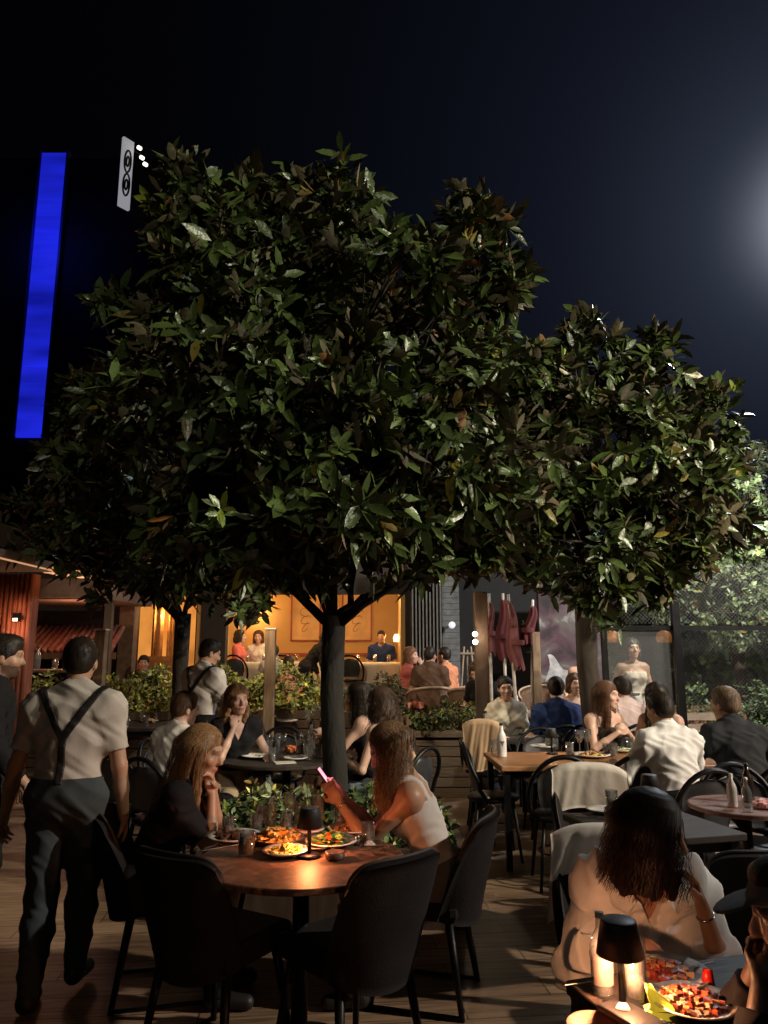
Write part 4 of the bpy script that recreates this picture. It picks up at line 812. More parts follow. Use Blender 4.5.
def tub_chair(label, loc, h, first=[None]):
    if first[0] is not None: return dup(first[0], loc, fwd(h), label)
    o = thing('wicker_tub_chair', label, 'chair', loc, fwd(h), 'wicker tub chairs on the raised deck')
    part('backrest', MB().grid(lambda u, v_: (.29*math.sin((u-.5)*4.4), -.27*math.cos((u-.5)*4.4)*(1+.12*v_), .30+.50*v_-.16*v_*abs(2*u-1)**2), 20, 8, thick=.02), WICK, o)
    part('rim', MB().tube([(.295*math.sin((u-.5)*4.4), -.305*math.cos((u-.5)*4.4), .80-.16*abs(2*u-1)**2) for u in np.linspace(0, 1, 21)], .018, 6), mat('pale_rim', (.4, .28, .2), .6), o)
    part('seat', MB().box((0, 0, .42), (.46, .46, .09), bev=.03), mat('cushion_beige', (.3, .24, .2), .9), o)
    for sx in (-1, 1):
        for sy in (-1, 1): part('leg', MB().tube([(sx*.18, sy*.18, .40), (sx*.2, sy*.2, 0)], .014), DKWOOD, o)
    first[0] = o; return o
def topmat(name, c1, c2, rough=.28, scale=5, st=(1, 1, 1)):
    m, t, b = nt(name); N, L = t.nodes, t.links; tc = N.new('ShaderNodeTexCoord'); mp = N.new('ShaderNodeMapping'); mp.inputs['Scale'].default_value = st; L.new(tc.outputs['Object'], mp.inputs[0]); no = N.new('ShaderNodeTexNoise'); no.inputs['Scale'].default_value = scale; no.inputs['Detail'].default_value = 9; no.inputs['Distortion'].default_value = 1.8; no.inputs['Roughness'].default_value = .65; L.new(mp.outputs[0], no.inputs['Vector'])
    cr = N.new('ShaderNodeValToRGB'); e = cr.color_ramp.elements; e[0].position = .40; e[0].color = (*c1, 1); e[1].position = .64; e[1].color = (*c2, 1); L.new(no.outputs[0], cr.inputs[0]); L.new(cr.outputs[0], b.inputs['Base Color'])
    r = N.new('ShaderNodeMapRange'); r.inputs[1].default_value = .3; r.inputs[2].default_value = .7; r.inputs[3].default_value = rough-.08; r.inputs[4].default_value = rough+.2; L.new(no.outputs[0], r.inputs[0]); L.new(r.outputs[0], b.inputs['Roughness']); return m
T_MAR = topmat('marbled_brown_top', (.035, .016, .010), (.24, .125, .07), .44, 10); T_OR = topmat('orange_oak_top', (.22, .095, .035), (.42, .20, .085), .4, 3, (1, 9, 1)); T_DK = topmat('dark_table_top', (.022, .016, .013), (.05, .034, .026), .55, 4, (1, 6, 1)); T_PK = topmat('pale_top', (.20, .11, .09), (.32, .19, .16), .3, 4)
def round_table(label, x, y, r, m, z=.75, base_z=0):
    o = thing('round_table', label, 'table', (x, y, base_z)); part('tabletop', MB().lathe([(0.001, z-.03), (r-.02, z-.03), (r, z-.022), (r, z-.004), (r-.006, z), (0.001, z)], n=64, smooth=False), m, o)
    part('column', MB().tube([(0, 0, .02), (0, 0, z-.03)], .035, 12), BLK, o); part('foot', MB().lathe([(0.001, .035), (.05, .035), (.24, .012), (.25, 0)], n=32), BLK, o); return o
def rect_table(label, x, y, lx, ly, rz, m, z=.75, legs=True, group=None, base_z=0):
    o = thing('dining_table', label, 'table', (x, y, base_z), rad(rz), group); part('tabletop', MB().box((0, 0, z-.018), (lx, ly, .036), bev=.006), m, o); part('apron', MB().box((0, 0, z-.065), (lx-.12, ly-.12, .055)), BLK, o)
    for sx in (-1, 1):
        for sy in (-1, 1): part('leg', MB().box((sx*(lx/2-.05), sy*(ly/2-.05), (z-.04)/2), (.045, .045, z-.04)), BLK, o)
    return o
CER = mat('white_ceramic', (.78, .74, .68), .22, var=.04, scale=5); DCER = mat('brown_stoneware', (.12, .075, .05), .3)
def plate(p, r, label, m=CER, group=None):
    return one('plate', MB().lathe([(0.001, .004), (r*.62, .004), (r*.72, .010), (r, .022), (r*.985, .026), (r*.70, .015), (r*.6, .009), (0.001, .009)], n=36), m, label, 'plate', p, 0, group)
FOODM = attr_mat('food', rough=.4, bump=.3)
def food(p, r, label, nm, pal, n=60, size=(.008, .04), h=.03, kind='chunk', cat_='food'):
    vs = []; fs = []; cs = []; b = 0
    for i in range(n):
        a = random.random()*2*PI; q = math.sqrt(random.random())*r*.85; zz = h*(1-(q/r)**2)*random.random()+.012
        if kind == 'leaf':
            R = np.array(Matrix.Rotation(random.random()*6, 3, 'Z') @ Matrix.Rotation(random.uniform(-.8, .8), 3, 'X')); s_ = random.uniform(*size); pts = [(-s_, 0, 0), (-.3*s_, -.6*s_, .3*s_), (.4*s_, -.5*s_, .1*s_), (s_, 0, .2*s_), (.4*s_, .5*s_, .3*s_), (-.3*s_, .6*s_, 0)]; F = [(0, 1, 2, 3), (0, 3, 4, 5)]
        else:
            R = np.array(Matrix.Rotation(random.random()*6, 3, 'Z') @ Matrix.Rotation(random.uniform(-.35, .35), 3, 'Y')); l, t = (random.uniform(size[1]*.6, size[1]), size[0]/2) if kind == 'stick' else (random.uniform(*size)/2, random.uniform(*size)/3)
            pts = [(sx*l*.5 if kind == 'stick' else sx*l*random.uniform(.7, 1.1), sy*t*random.uniform(.8, 1.2), sz*t*random.uniform(.7, 1)) for sz in (-1, 1) for sy in (-1, 1) for sx in (-1, 1)]; F = [(0, 2, 3, 1), (4, 5, 7, 6), (0, 1, 5, 4), (2, 6, 7, 3), (0, 4, 6, 2), (1, 3, 7, 5)]
        c = np.array(random.choice(pal))*random.uniform(.75, 1.2)
        for q_ in pts: vs.append(R@V(*q_)+V(q*math.cos(a), q*math.sin(a), zz)); cs.append(c)
        fs += [tuple(i_+b for i_ in f) for f in F]; b += len(pts)
    me = bpy.data.meshes.new(nm); me.from_pydata([tuple(v) for v in vs], [], fs); at_ = me.color_attributes.new('Col', 'FLOAT_COLOR', 'POINT'); at_.data.foreach_set('color', np.c_[np.clip(cs, 0, 1), np.ones(len(cs))].astype(np.float32).ravel())
    o = link(nm, me, FOODM); o.location = tuple(p); return tag(o, label, cat_)
FRY = [(.75, .40, .10), (.82, .50, .16), (.6, .28, .06)]; SAL = [(.12, .30, .04), (.30, .45, .10), (.65, .08, .03), (.75, .6, .3), (.2, .35, .06)]; YEL = [(.80, .55, .12), (.7, .6, .2), (.85, .7, .3), (.3, .4, .08)]; REDF = [(.35, .05, .03), (.5, .12, .05), (.6, .35, .15), (.2, .04, .03), (.65, .45, .25)]
GLS = glass('clear_glass', (.95, .97, .97), .05, .02); GLP = glass('bottle_glass', (.92, .95, .95), .10, .05); LIQ = mat('amber_drink', (.35, .16, .05), .2); LIQW = mat('iced_water', (.5, .5, .46), .15, var=.4, scale=60)
LBL = mat('paper_label', (.20, .15, .14), .6)
def tumbler(p, label, r=.036, h=.10, fill=.7, lm=None, group=None, s=1, nm='drinking_glass'):
    o = thing(nm, label, 'glass', p, 0, group, s); part('glass', MB().lathe([(0.001, 0), (r*.86, 0), (r*.9, .006), (r, h), (r*.94, h), (r*.84, .01), (0.001, .01)], n=24), GLS, o)
    if lm: part('drink', MB().lathe([(0.001, .012), (r*.80, .012), (r*.82, h*fill), (0.001, h*fill)], n=20), lm, o)
    return o
def wine(p, label, s=1):
    o = thing('wine_glass', label, 'glass', p, 0, None, s); part('glass', MB().lathe([(.034, 0), (.03, .003), (.005, .008), (.004, .08), (.02, .095), (.036, .13), (.034, .19), (.032, .19), (.034, .13), (.0, .10)], n=20), GLS, o); return o
def bottle(p, label, s=1, m=GLP, cap=BLK, lab=True, h=.24, text=None, face=180, r=.036):
    o = thing('bottle', label, 'bottle', p, fwd(face-180), None, s); part('glass', MB().lathe([(0.001, 0), (r*.95, 0), (r, .01), (r, h*.58), (r*.8, h*.68), (r*.4, h*.8), (r*.36, h*.97), (0.001, h*.97)], n=24), m, o); part('cap', MB().lathe([(r*.42, h*.93), (r*.42, h), (0.001, h)], n=14), cap, o)
    if lab:
        lb_ = part('label', MB().grid(lambda u, v_: (math.sin((u-.5)*2.6)*(r+.001), -math.cos((u-.5)*2.6)*(r+.001), h*(.14+.34*v_)), 12, 2), lab if lab is not True else LBL, o)
        if text:
            cu_ = bpy.data.curves.new('t', 'FONT'); cu_.body = text; cu_.size = .022; cu_.align_x = 'CENTER'; to = bpy.data.objects.new('t', cu_); COL.objects.link(to); bpy.context.view_layer.update(); dg = bpy.context.evaluated_depsgraph_get(); me = bpy.data.meshes.new_from_object(to.evaluated_get(dg)); bpy.data.objects.remove(to)
            for vv in me.vertices: x_ = vv.co.x; vv.co = (math.sin(x_/r)*(r+.003), -math.cos(x_/r)*(r+.003), h*.3+vv.co.y)
            link('lettering', me, mat('label_ink', (.12, .1, .1), .6), lb_)
    return o
def table_lamp(p, label, s=1, e=3, col=(1, .42, .2), lit=True, r=.055, h=.20):
    o = thing('table_lamp', label, 'lamp', p, 0, 'cordless table lamps', s)
    shd = part('lamp_shade', MB().lathe([(0.001, h), (r*.72, h), (r*.76, h-.004), (r, h-.08), (r*.97, h-.08), (r*.70, h-.008)], n=32), mat('black_lamp_shade', (.018, .018, .02), .55), o); part('shade_top', MB().lathe([(0.001, h+.001), (r*.66, h+.001), (r*.70, h-.001)], n=28), mat('shade_top_grey', (.10, .105, .11), .5), o)
    part('stem', MB().tube([(0, 0, .01), (0, 0, h-.02)], .009, 12), BLK, o); part('base', MB().lathe([(0.001, .014), (.045, .014), (.05, .008), (.05, 0)], n=28), BLK, o)
    part('diffuser', MB().lathe([(0.001, h-.062), (r*.6, h-.062), (r*.62, h-.058)], n=20), emat('warm_diffuser', (1, .55, .3), 6), shd)
    if lit: pointlight('lamp_light', (0, 0, h-.094), e, col, .02, parent=o)
    return o
STEEL = mat('cutlery_steel', (.55, .53, .5), .25, metal=1)
def cutlery(p, rz, label, nm='fork', L=.19):
    m_ = MB(); m_.box((-L*.25, 0, .003), (L*.5, .009, .003), bev=.001); m_.box((L*.08, 0, .004), (L*.2, .006, .003))
    if nm == 'fork':
        for k in (-1.5, -.5, .5, 1.5): m_.box((L*.34, k*.006, .005), (L*.22, .0028, .002))
        m_.box((L*.21, 0, .0045), (L*.06, .022, .0025))
    else: m_.box((L*.33, .002, .005), (L*.32, .018, .002), bev=.001)
    return one(nm, m_, STEEL, label, nm, p, rz)
def drape(name, label, cat_, loc, h, w_, m, front=.14, rear=.36, ztop=.90, seed=0, y0=-.31):
    L_ = front+rear+.05
    def fn(u, v_):
        a = 2*u-1; s_ = v_*L_; w = u+.10*math.sin(v_*3.1+seed+u*4)+.04*math.sin(v_*9+u*7); f = .011*math.sin(w*13+seed)*math.sin(w*5.3+seed*1.7+v_*2)+.006*math.sin(w*31+seed*2+v_*5)*math.sin(v_*4+u*9)
        x = a*w_/2*(1+.06*math.sin(v_*4+seed)); amp = .3+1.2*abs(v_-.3)
        if s_ < front: y, z = y0+.05+.014+f*amp, ztop+.012-(front-s_)
        elif s_ < front+.05: t = (s_-front)/.05; y, z = y0+.064-.10*t+f*.3, ztop+.018+.012*math.sin(t*PI)
        else: t = s_-front-.05; y, z = y0-.038-.05*t-f*amp*1.2-.006, ztop+.012-t-.03*math.sin(a*3+seed)*t*2
        return (x, y, z-.05*abs(a)**3)
    o = MB().grid(fn, 44, 30, thick=.004).build(name, m); o.location = tuple(loc); o.rotation_euler = (0, 0, fwd(h)); return tag(o, label, cat_)
LINEN = clothmat('white_linen', (.62, .57, .50))
# ================================================================ table A: near round table
TA = atz(302, 857, .75); TAx, TAy = TA[0], TA[1]
round_table('near round table with marbled brown top and shared dishes', TAx, TAy, .44, T_MAR)
zt_ = .7515
def on(px, py, z=zt_): return atz(px, py, z)
def dish(px, py, r, label, *f, m=CER):
    p = on(px, py); plate(p, r, label, m); 
    if f: food(p+V(0, 0, .0), r*.8, *f[:3], **(f[3] if len(f) > 3 else {}))
dish(277, 842, .125, 'dark plate piled with french fries on the near round table', 'heap of golden french fries on the dark plate', 'french_fries', FRY, dict(n=90, size=(.011, .07), h=.05, kind='stick'), m=DCER)
dish(285, 855, .10, 'small pale plate of yellow food, frontmost on the near round table', 'yellow noodles with green bits on the front plate', 'noodles', YEL, dict(n=90, size=(.007, .035), h=.03, kind='stick'))
dish(331, 845, .12, 'round plate of salad right of the lamp stem', 'red and green mixed salad beside the lamp', 'salad', SAL, dict(n=110, size=(.012, .024), h=.045, kind='leaf'))
dish(234, 840, .125, 'white plate with dark leftovers in front of the long haired woman', 'dark meat leftovers on the left white plate', 'leftovers', [(.07, .035, .02), (.12, .06, .03)], dict(n=34, size=(.02, .04), h=.02))
dish(352, 832, .12, 'pale plate of rice beneath the hands of the woman with the phone', 'pinkish rice dish on the right hand plate', 'rice_dish', [(.65, .35, .2), (.55, .3, .16), (.7, .45, .3)], dict(n=80, size=(.01, .02), h=.02))
dish(306, 833, .09, 'small plate of sliced meat behind the salad', 'pink sliced meat on the small back plate', 'sliced_meat', [(.5, .2, .12), (.6, .3, .2)], dict(n=30, size=(.02, .035), h=.02, kind='leaf'))
tumbler(on(246, 855), 'tumbler of iced drink beside the left plate', .038, .095, .8, LIQW); wine(on(289, 829), 'slim wine glass at the back of the near round table', .9); bottle(on(318, 827), 'tall clear water bottle behind the salad on the near round table', .8, lab=False); tumbler(on(300, 826), 'clear water glass at the back of the near round table', .033, .12); tumbler(on(262, 828), 'tumbler of dark cola on the near round table', .036, .11, .75, mat('cola', (.05, .018, .01), .15)); tumbler(on(316, 824), 'tall clear glass behind the lamp on the near round table', .033, .13, .6, LIQW)
bottle(on(272, 827), 'small clear bottle at the back of the near round table', .8, h=.2, r=.028, lab=False)
p = on(309, 857); table_lamp(p, 'black mushroom table lamp on the near round table', 1, 11, (1, .30, .10))
cu_ = MB().lathe([(0.001, 0), (.036, 0), (.042, .012), (.042, .03), (.037, .03), (.034, .01), (0.001, .008)], n=24); one('ashtray', cu_, mat('smoked_glass', (.12, .08, .07), .12), 'round smoked ashtray right of the lamp base', 'ashtray', on(335, 859))
cutlery(on(223, 848), rad(35), 'knife resting on the left white plate', 'knife', .2); cutlery(on(217, 846)+V(0, 0, .004), rad(60), 'fork leaning on the left white plate', 'fork', .17)
one('napkin', MB().grid(lambda u, v_: (u*.07, v_*.05, .002+.012*math.sin(u*5)*v_), 6, 6), LINEN, 'crumpled white napkin near the phone woman elbow', 'napkin', on(364, 846)); one('salt_shaker', MB().lathe([(0.001, 0), (.014, 0), (.013, .035), (.008, .045), (0.001, .046)], n=14), STEEL, 'tiny steel shaker beside the crumpled napkin', 'shaker', on(357, 845))
# chairs round A
shell_chair('dark upholstered chair with back to the viewer, left front of the near round table', (-.68, 3.36, 0), 30)
shell_chair('dark upholstered chair turned towards the table, right front of the near round table', (-.14, 3.27, 0), -42)
shell_chair('dark upholstered chair under the blonde woman holding a phone', (.20, 3.90, 0), -74)
shell_chair('dark upholstered chair under the long haired woman resting her chin', (-1.08, 3.96, 0), 76)
# ================================================================ table B
TB = atz(287, 757, .75); round_table('second round table behind the tree planter, set with drinks and plates', TB[0], TB[1], .55, T_DK)
dish(257, 758, .13, 'white empty plate with a fork before the blonde woman in black', m=CER); cutlery(on(257, 757)+V(0, 0, .012), rad(-60), 'fork lying across the white plate of the blonde woman', 'fork')
tumbler(on(276, 753), 'tall iced glass on the second round table', .036, .15, .7, LIQW); tumbler(on(300, 755), 'amber drink in a glass on the second round table', .036, .12, .7, LIQ); tumbler(on(308, 760), 'clear glass near the trunk on the second round table', .036, .12)
bottle(on(311, 750), 'clear bottle beside the tree trunk on the second round table', 1, lab=False)
food(on(292, 752), .07, 'red tomatoes in a heap on the second round table', 'tomatoes', [(.6, .12, .04), (.5, .2, .06)], n=24, size=(.03, .05), h=.05)
one('menu_card', MB().box((0, 0, .004), (.16, .11, .006)), LINEN, 'folded cream menu card at the front of the second round table', 'menu', on(285, 763), .3)
hoop_chair('black hoop chair behind the second round table, with a bag strap', (TB[0]-.15, TB[1]+.80, 0), 175)
hoop_chair('black hoop chair under the blonde woman in black', (TB[0]-.92, TB[1]-.05, 0), 95); hoop_chair('black hoop chair under the brown haired child in white', (-1.55, 5.5, 0), 30); hoop_chair('black hoop chair under the straight haired brunette by the trunk', (.0, 6.68, 0), -100); hoop_chair('black hoop chair under the wavy haired woman in pale blue', (.14, 5.98, 0), -55); hoop_chair('empty black hoop chair right behind the waiter in braces', (at(128, 770, 5.9)[0], 5.9, 0), 20)
for px, py in ((266, 748), (283, 747), (298, 746), (306, 748), (318, 757), (272, 762)): o_ = tumbler(on(px, py), 'small clear glass among the drinks crowding the second round table', .032, .11, .6, LIQW, 'drinks on the second round table'); o_['group'] = 'drinks on the second round table'
for px, py in ((228, 836), (256, 832), (286, 831), (340, 826), (368, 842)): o_ = tumbler(on(px, py), 'small clear glass among the plates of the near round table', .031, .085, .5, LIQW); o_['group'] = 'small glasses on the near round table'
for px, py in ((126, 727), (146, 726), (156, 722)): o_ = tumbler(on(px, py), 'small glass among the plates of the hedge table', .034, .12, .6, LIQ); o_['group'] = 'glasses on the hedge table'
for px, py in ((570, 756), (600, 748), (614, 757), (630, 750)): o_ = tumbler(on(px, py), 'small clear glass amid the dishes of the wooden table', .034, .11, .6, LIQW); o_['group'] = 'glasses on the wooden table'
plate(on(296, 760), .10, 'small white side plate near the menu card on the second round table'); plate(on(316, 851), .06, 'tiny dip saucer by the lamp base on the near round table', DCER)
# water carafe
bottle(on(268, 800, .62)*V(1, 1, 1), 'squat clear water carafe standing in the tree planter edge', .8, h=.20, lab=False, r=.05)
# ================================================================ table C + B' at the hedges
TC = atz(133, 724, .75); rect_table('small table by the hedge right of the waiter in braces', TC[0], TC[1]-.15, .85, .7, 0, T_DK); 
for px, lb in ((122, 'white plate on the left of the hedge table'), (150, 'white plate on the right of the hedge table')): plate(atz(px, 722, .7515), .11, lb)
tumbler(atz(141, 722, .7515), 'glass between the plates on the hedge table', .036, .13, .7, LIQ); bottle(atz(115, 721, .7515), 'clear bottle at the left end of the hedge table', 1.1, lab=False); food(atz(150, 722, .76), .06, 'bread pieces on the right plate of the hedge table', 'bread', [(.6, .35, .18)], n=14, size=(.03, .06))
TD2 = atz(292, 718, .75); rect_table('dark table below the long hedge, laid with two white plates', TD2[0], TD2[1], .95, .7, 0, T_DK)
plate(atz(285, 716, .7515), .13, 'rear white plate on the dark table below the long hedge'); plate(atz(287, 722, .7515), .13, 'front white plate on the dark table below the long hedge'); bottle(atz(314, 720, .7515), 'clear bottle on the dark table below the long hedge', 1.2, lab=False); tumbler(atz(308, 722, .7515), 'clear glass on the dark table below the long hedge', .036, .14)
# ================================================================ table D
rect_table('long orange brown wooden table with plates, lamp and bottle', 2.0, 6.32, 2.25, .82, 2, T_OR)
bottle(atz(502, 757, .7515), 'clear bottle with dark emblem standing at the left of the wooden table', 1, h=.27, m=mat('frosted_glass', (.62, .60, .58), .3), lab=False, r=.04)
bb = atz(502, 757, .7515); lg = MB(); lg.grid(lambda u, v_: (math.sin((u-.5)*.9*(1-v_*.9))*.0435, -math.cos((u-.5)*.9)*.0415, .13-.045*v_), 6, 5); one('bottle_emblem', lg, mat('label_ink', (.12, .1, .1), .6), 'dark shield emblem on the bottle of the wooden table', 'emblem', bb)
tumbler(atz(549, 748, .7515), 'short water glass left of the small lamp on the wooden table', .034, .09, .5, LIQW); tumbler(atz(555, 749, .7515), 'short water glass touching its twin beside the small lamp', .034, .09); tumbler(atz(494, 754, .7515), 'slim glass left of the labelled bottle', .03, .12)
table_lamp(atz(552, 754, .7515), 'small black table lamp on the wooden table', .95, .8, (1, .6, .35), h=.22)
plate(atz(543, 748, .7515), .12, 'white plate behind the lamp on the wooden table'); p = atz(592, 757, .7515); plate(p, .15, 'oval looking platter of food before the woman clasping hands'); food(p, .12, 'mixed grilled food on the platter of the wooden table', 'grilled_food', REDF+YEL, n=60, size=(.015, .035))
wine(atz(580, 753, .7515), 'wine glass left of the clasped hands on the wooden table'); wine(atz(588, 752, .7515), 'wine glass right beside the clasped hands on the wooden table')
p = atz(622, 752, .7515); plate(p, .11, 'white plate at the right of the wooden table'); food(p, .08, 'green salad on the right plate of the wooden table', 'green_salad', SAL, n=40, size=(.012, .022), kind='leaf'); tumbler(atz(607, 756, .7515), 'tumbler with pink drink on the wooden table', .034, .1, .7, mat('pink_drink', (.6, .25, .2), .2))
hoop_chair('black hoop chair at the left end of the wooden table', (.88, 6.3, 0), 90); hoop_chair('empty grey backed hoop chair across the wooden table', (1.47, 7.02, 0), 180)
hoop_chair('left one of two empty black hoop chairs on the near side of the wooden table', (1.26, 5.6, 0), 2); hoop_chair('right one of two empty black hoop chairs, behind the draped linen', (1.75, 5.62, 0), -4)
hoop_chair('black hoop chair under the man in the white shirt', (1.98, 5.02, 0), -12); hoop_chair('black hoop chair under the man in the dark shirt', (2.62, 5.25, 0), 0)
hoop_chair('black hoop chair behind the three small bottles', (2.26, 4.78, 0), 178); hoop_chair('black hoop chair under the woman clasping her hands', (1.98, 7.28, 0), 170); hoop_chair('black hoop chair under the man in the navy tee', (1.78, 7.75, 0), 0); hoop_chair('black hoop chair under the man in the pale pink tee', (2.50, 7.85, 0), -10); hoop_chair('black hoop chair under the dark haired woman in the black top', (2.62, 7.2, 0), -130)
rect_table('dark table behind the wooden one, between the navy tee and the smiling woman', 1.95, 8.45, 1.1, .6, 0, T_DK); rect_table('small dark table beside the woman in the cream shirt', 1.18, 7.75, .6, .5, 0, T_DK)
bottle(atz(517, 716, .7515)*V(1, 1, 1), 'white bottle with a grey cap beside the woman in the cream shirt', 1.2, m=mat('white_bottle', (.6, .58, .55), .3), lab=False, cap=DGREY); bottle((1.02, 7.7, .7515), 'clear water bottle left of the woman in the cream shirt', 1.1, lab=False)
tumbler((1.12, 7.66, .7515), 'orange drink with straw left of the woman in the cream shirt', .036, .15, .85, mat('orange_drink', (.8, .25, .03), .3))
drape('jacket', 'tan jacket hung over a chair back beside the dark post', 'jacket', (at(489, 720, 7.5)[0], 7.5, 0), 20, .36, clothmat('tan', (.42, .28, .17)), .15, .42, .95, 2); hoop_chair('black hoop chair carrying the tan jacket', (at(489, 720, 7.5)[0], 7.5, 0), 20)
# ================================================================ table E and near right
rect_table('small square black table with a plate and cutlery behind the woman in cream', 1.36, 4.02, .66, .62, 14, T_DK)
dishp = on(602, 813); plate(dishp, .085, 'small side plate on the square black table'); cutlery(on(586, 816), rad(-28), 'knife on the left edge of the square black table', 'knife'); cutlery(on(592, 818), rad(-28), 'fork beside the knife on the square black table', 'fork'); tumbler(on(612, 806), 'short clear glass on the square black table', .036, .085, .4, LIQW)
table_lamp(on(651, 806), 'black table lamp on the square black table behind the dark hair', 1, 1.0, (1, .6, .4), h=.17)
shell_chair('dark upholstered chair at the far side of the square black table, draped with linen', (1.24, 4.53, 0), 186); drape('linen_throw', 'white linen throw hung over the far chair of the square black table', 'throw', (1.24, 4.53, 0), 186, .44, LINEN, .24, .3, .90, 1)
shell_chair('dark upholstered chair back seen right of the woman in cream', (1.46, 3.42, 0), -8)
shell_chair('dark upholstered chair under the woman in the cream blouse', (.86, 2.82, 0), 188); drape('white_cardigan', 'white cardigan hung on the chair of the woman in cream', 'cardigan', (.86, 2.82, 0), 188, .50, LINEN, .14, .34, .91, 3)
# table F
TF = atz(752, 808, .75); round_table('pale round side table holding three small bottles', TF[0], TF[1]+.1, .30, T_PK)
bottle(atz(733, 807, .7515), 'left milky small bottle on the pale side table', .75, m=mat('milky_glass', (.6, .55, .5), .25), lab=False, cap=CER); bottle(atz(748, 812, .7515), 'front clear small bottle on the pale side table', .75, lab=False, cap=CER); bottle(atz(749, 802, .7515), 'dark capped bottle behind the two small ones', .9, m=mat('dark_bottle', (.03, .02, .015), .15), lab=False)
food(atz(765, 808, .7515), .06, 'pink crumpled wrapper on the pale side table', 'wrapper', [(.8, .4, .38)], n=20, size=(.02, .05), cat_='wrapper')
# table G
Q = on(565, 979); ex, ey = nrm(V(.955, .30, 0)), nrm(V(.30, -.955, 0)); cG = Q+ex*.46+ey*.42; rect_table('dark rectangular table in the near right corner with pasta plates', cG[0], cG[1], .92, .84, math.degrees(math.atan2(ex[1], ex[0])), T_DK)
p = on(666, 979); plate(p, .118, 'large white plate of pasta before the woman in cream'); food(p+V(0, 0, .004), .07, 'half eaten pasta with dark red sauce on the large plate', 'pasta', REDF, n=120, size=(.008, .032), h=.022); cutlery(p+V(.085, .02, .02), rad(205), 'fork resting on the rim of the large pasta plate', 'fork', .15)
p = on(694, 1010); plate(p, .105, 'second plate with red salad at the bottom right'); food(p+V(0, 0, .004), .085, 'chopped red salad on the bottom right plate', 'chopped_salad', [(.6, .12, .04), (.7, .3, .12), (.45, .08, .03), (.75, .5, .3)], n=110, size=(.008, .024), h=.025)
p = on(623, 1010); table_lamp(p, 'black mushroom table lamp in the near right corner', 1.0, 22, (1, .42, .19), h=.205, r=.058)
bottle(on(603, 994), 'white labelled water bottle beside the near right lamp', .78, h=.25, m=GLP, text='MI', face=165, r=.036, cap=CER); tumbler(on(637, 1001), 'tall glass behind the stem of the near right lamp', .028, .15, .4, LIQW)
cutlery(on(587, 984), rad(10), 'spoon like knife at the left corner of the near right table', 'knife', .13)
nk = MB().grid(lambda u, v_: (.075*(u-.5)*(1-.85*v_)+.01*math.sin(v_*5), -.035+.035*math.sin(u*PI)+.02*v_, .010+.05*v_+.006*math.sin(u*9)), 14, 8, thick=.002).grid(lambda u, v_: (.052*math.cos(u*2*PI)*v_, .042*math.sin(u*2*PI)*v_, .004+.008*v_*math.sin(u*12)), 30, 4); p = on(654, 1014); one('paper_cone', nk, mat('glowing_yellow_paper', (.95, .80, .12), .6, emit=(1, .72, .08), es=.22), 'bright yellow folded paper cone at the bottom edge', 'paper', p+V(0, 0, .0))  # weak emission added so the paper looks lit by the lamp
one('phone_case', MB().box((0, 0, .012), (.08, .15, .016), bev=.004), BLK, 'black wallet lying beside the yellow paper cone', 'wallet', on(632, 1022), .5)
o = one('bowl', MB().lathe([(0.001, 0), (.03, 0), (.06, .03), (.072, .055), (.068, .055), (.055, .03), (0.001, .01)], n=28), mat('terracotta_bowl', (.25, .12, .07), .5), 'empty terracotta rimmed bowl at the bottom edge left of the shaker', 'bowl', (.50, 1.93, .70)); 
o = one('squeeze_nozzle', MB().lathe([(0.001, .05), (.012, .048), (.014, .03), (.018, 0), (0.001, 0)], n=16), mat('ketchup_red', (.6, .02, .01), .3), 'red bottle nozzle beside the large pasta plate', 'nozzle', on(709, 990)); one('pepper_shaker', MB().lathe([(0.001, 0), (.018, 0), (.018, .05), (.012, .06), (0.001, .06)], n=16), CER, 'white shaker at the bottom edge beside the bowl', 'shaker', (.575, 1.97, .72))
rect_table('light wooden side table at the bottom edge holding the bowl', .46, 1.78, .3, .4, 0, T_DK, z=.70)
# wine glass on far right
wine(at(764, 706, 6.3)*V(1, 1, 0)+V(0, 0, .7515), 'tall wine glass at the right edge beyond the dark shirt', 1.3); rect_table('dark table at the right edge in front of the man in the dark shirt', 3.15, 6.3, 1.0, .7, 0, T_DK)
# ================================================================ raised deck furniture and dining room
DZ = .32
for px, py, Y, h, lb in ((428, 690, 10.6, -15, 'wicker tub chair under the man in the brown tee'), (405, 680, 11.2, 60, 'wicker tub chair under the woman in the pink top'), (452, 680, 10.9, -60, 'wicker tub chair under the woman in orange'), (470, 690, 10.3, 10, 'empty wicker tub chair near the tall dark post'), (540, 690, 10.6, 200, 'empty wicker tub chair behind the woman in cream shirt')):
    tub_chair(lb, (at(px, py, Y)[0], Y, DZ), h)
rect_table('small pale table among the wicker chairs on the raised deck', at(440, 680, 11.3)[0], 11.3, .7, .6, 0, T_PK, base_z=DZ); tumbler((at(440, 680, 11.3)[0], 11.2, DZ+.751), 'glass on the small pale table of the raised deck', .04, .14, .8, LIQ)
food((at(415, 700, 10.5)[0], 10.35, DZ+.55), .12, 'folded coral cloth by the woman in pink', 'folded_cloth', [(.6, .2, .14)], n=12, size=(.06, .14), cat_='cloth')
WCL = clothmat('white_tablecloth', (.75, .70, .62))
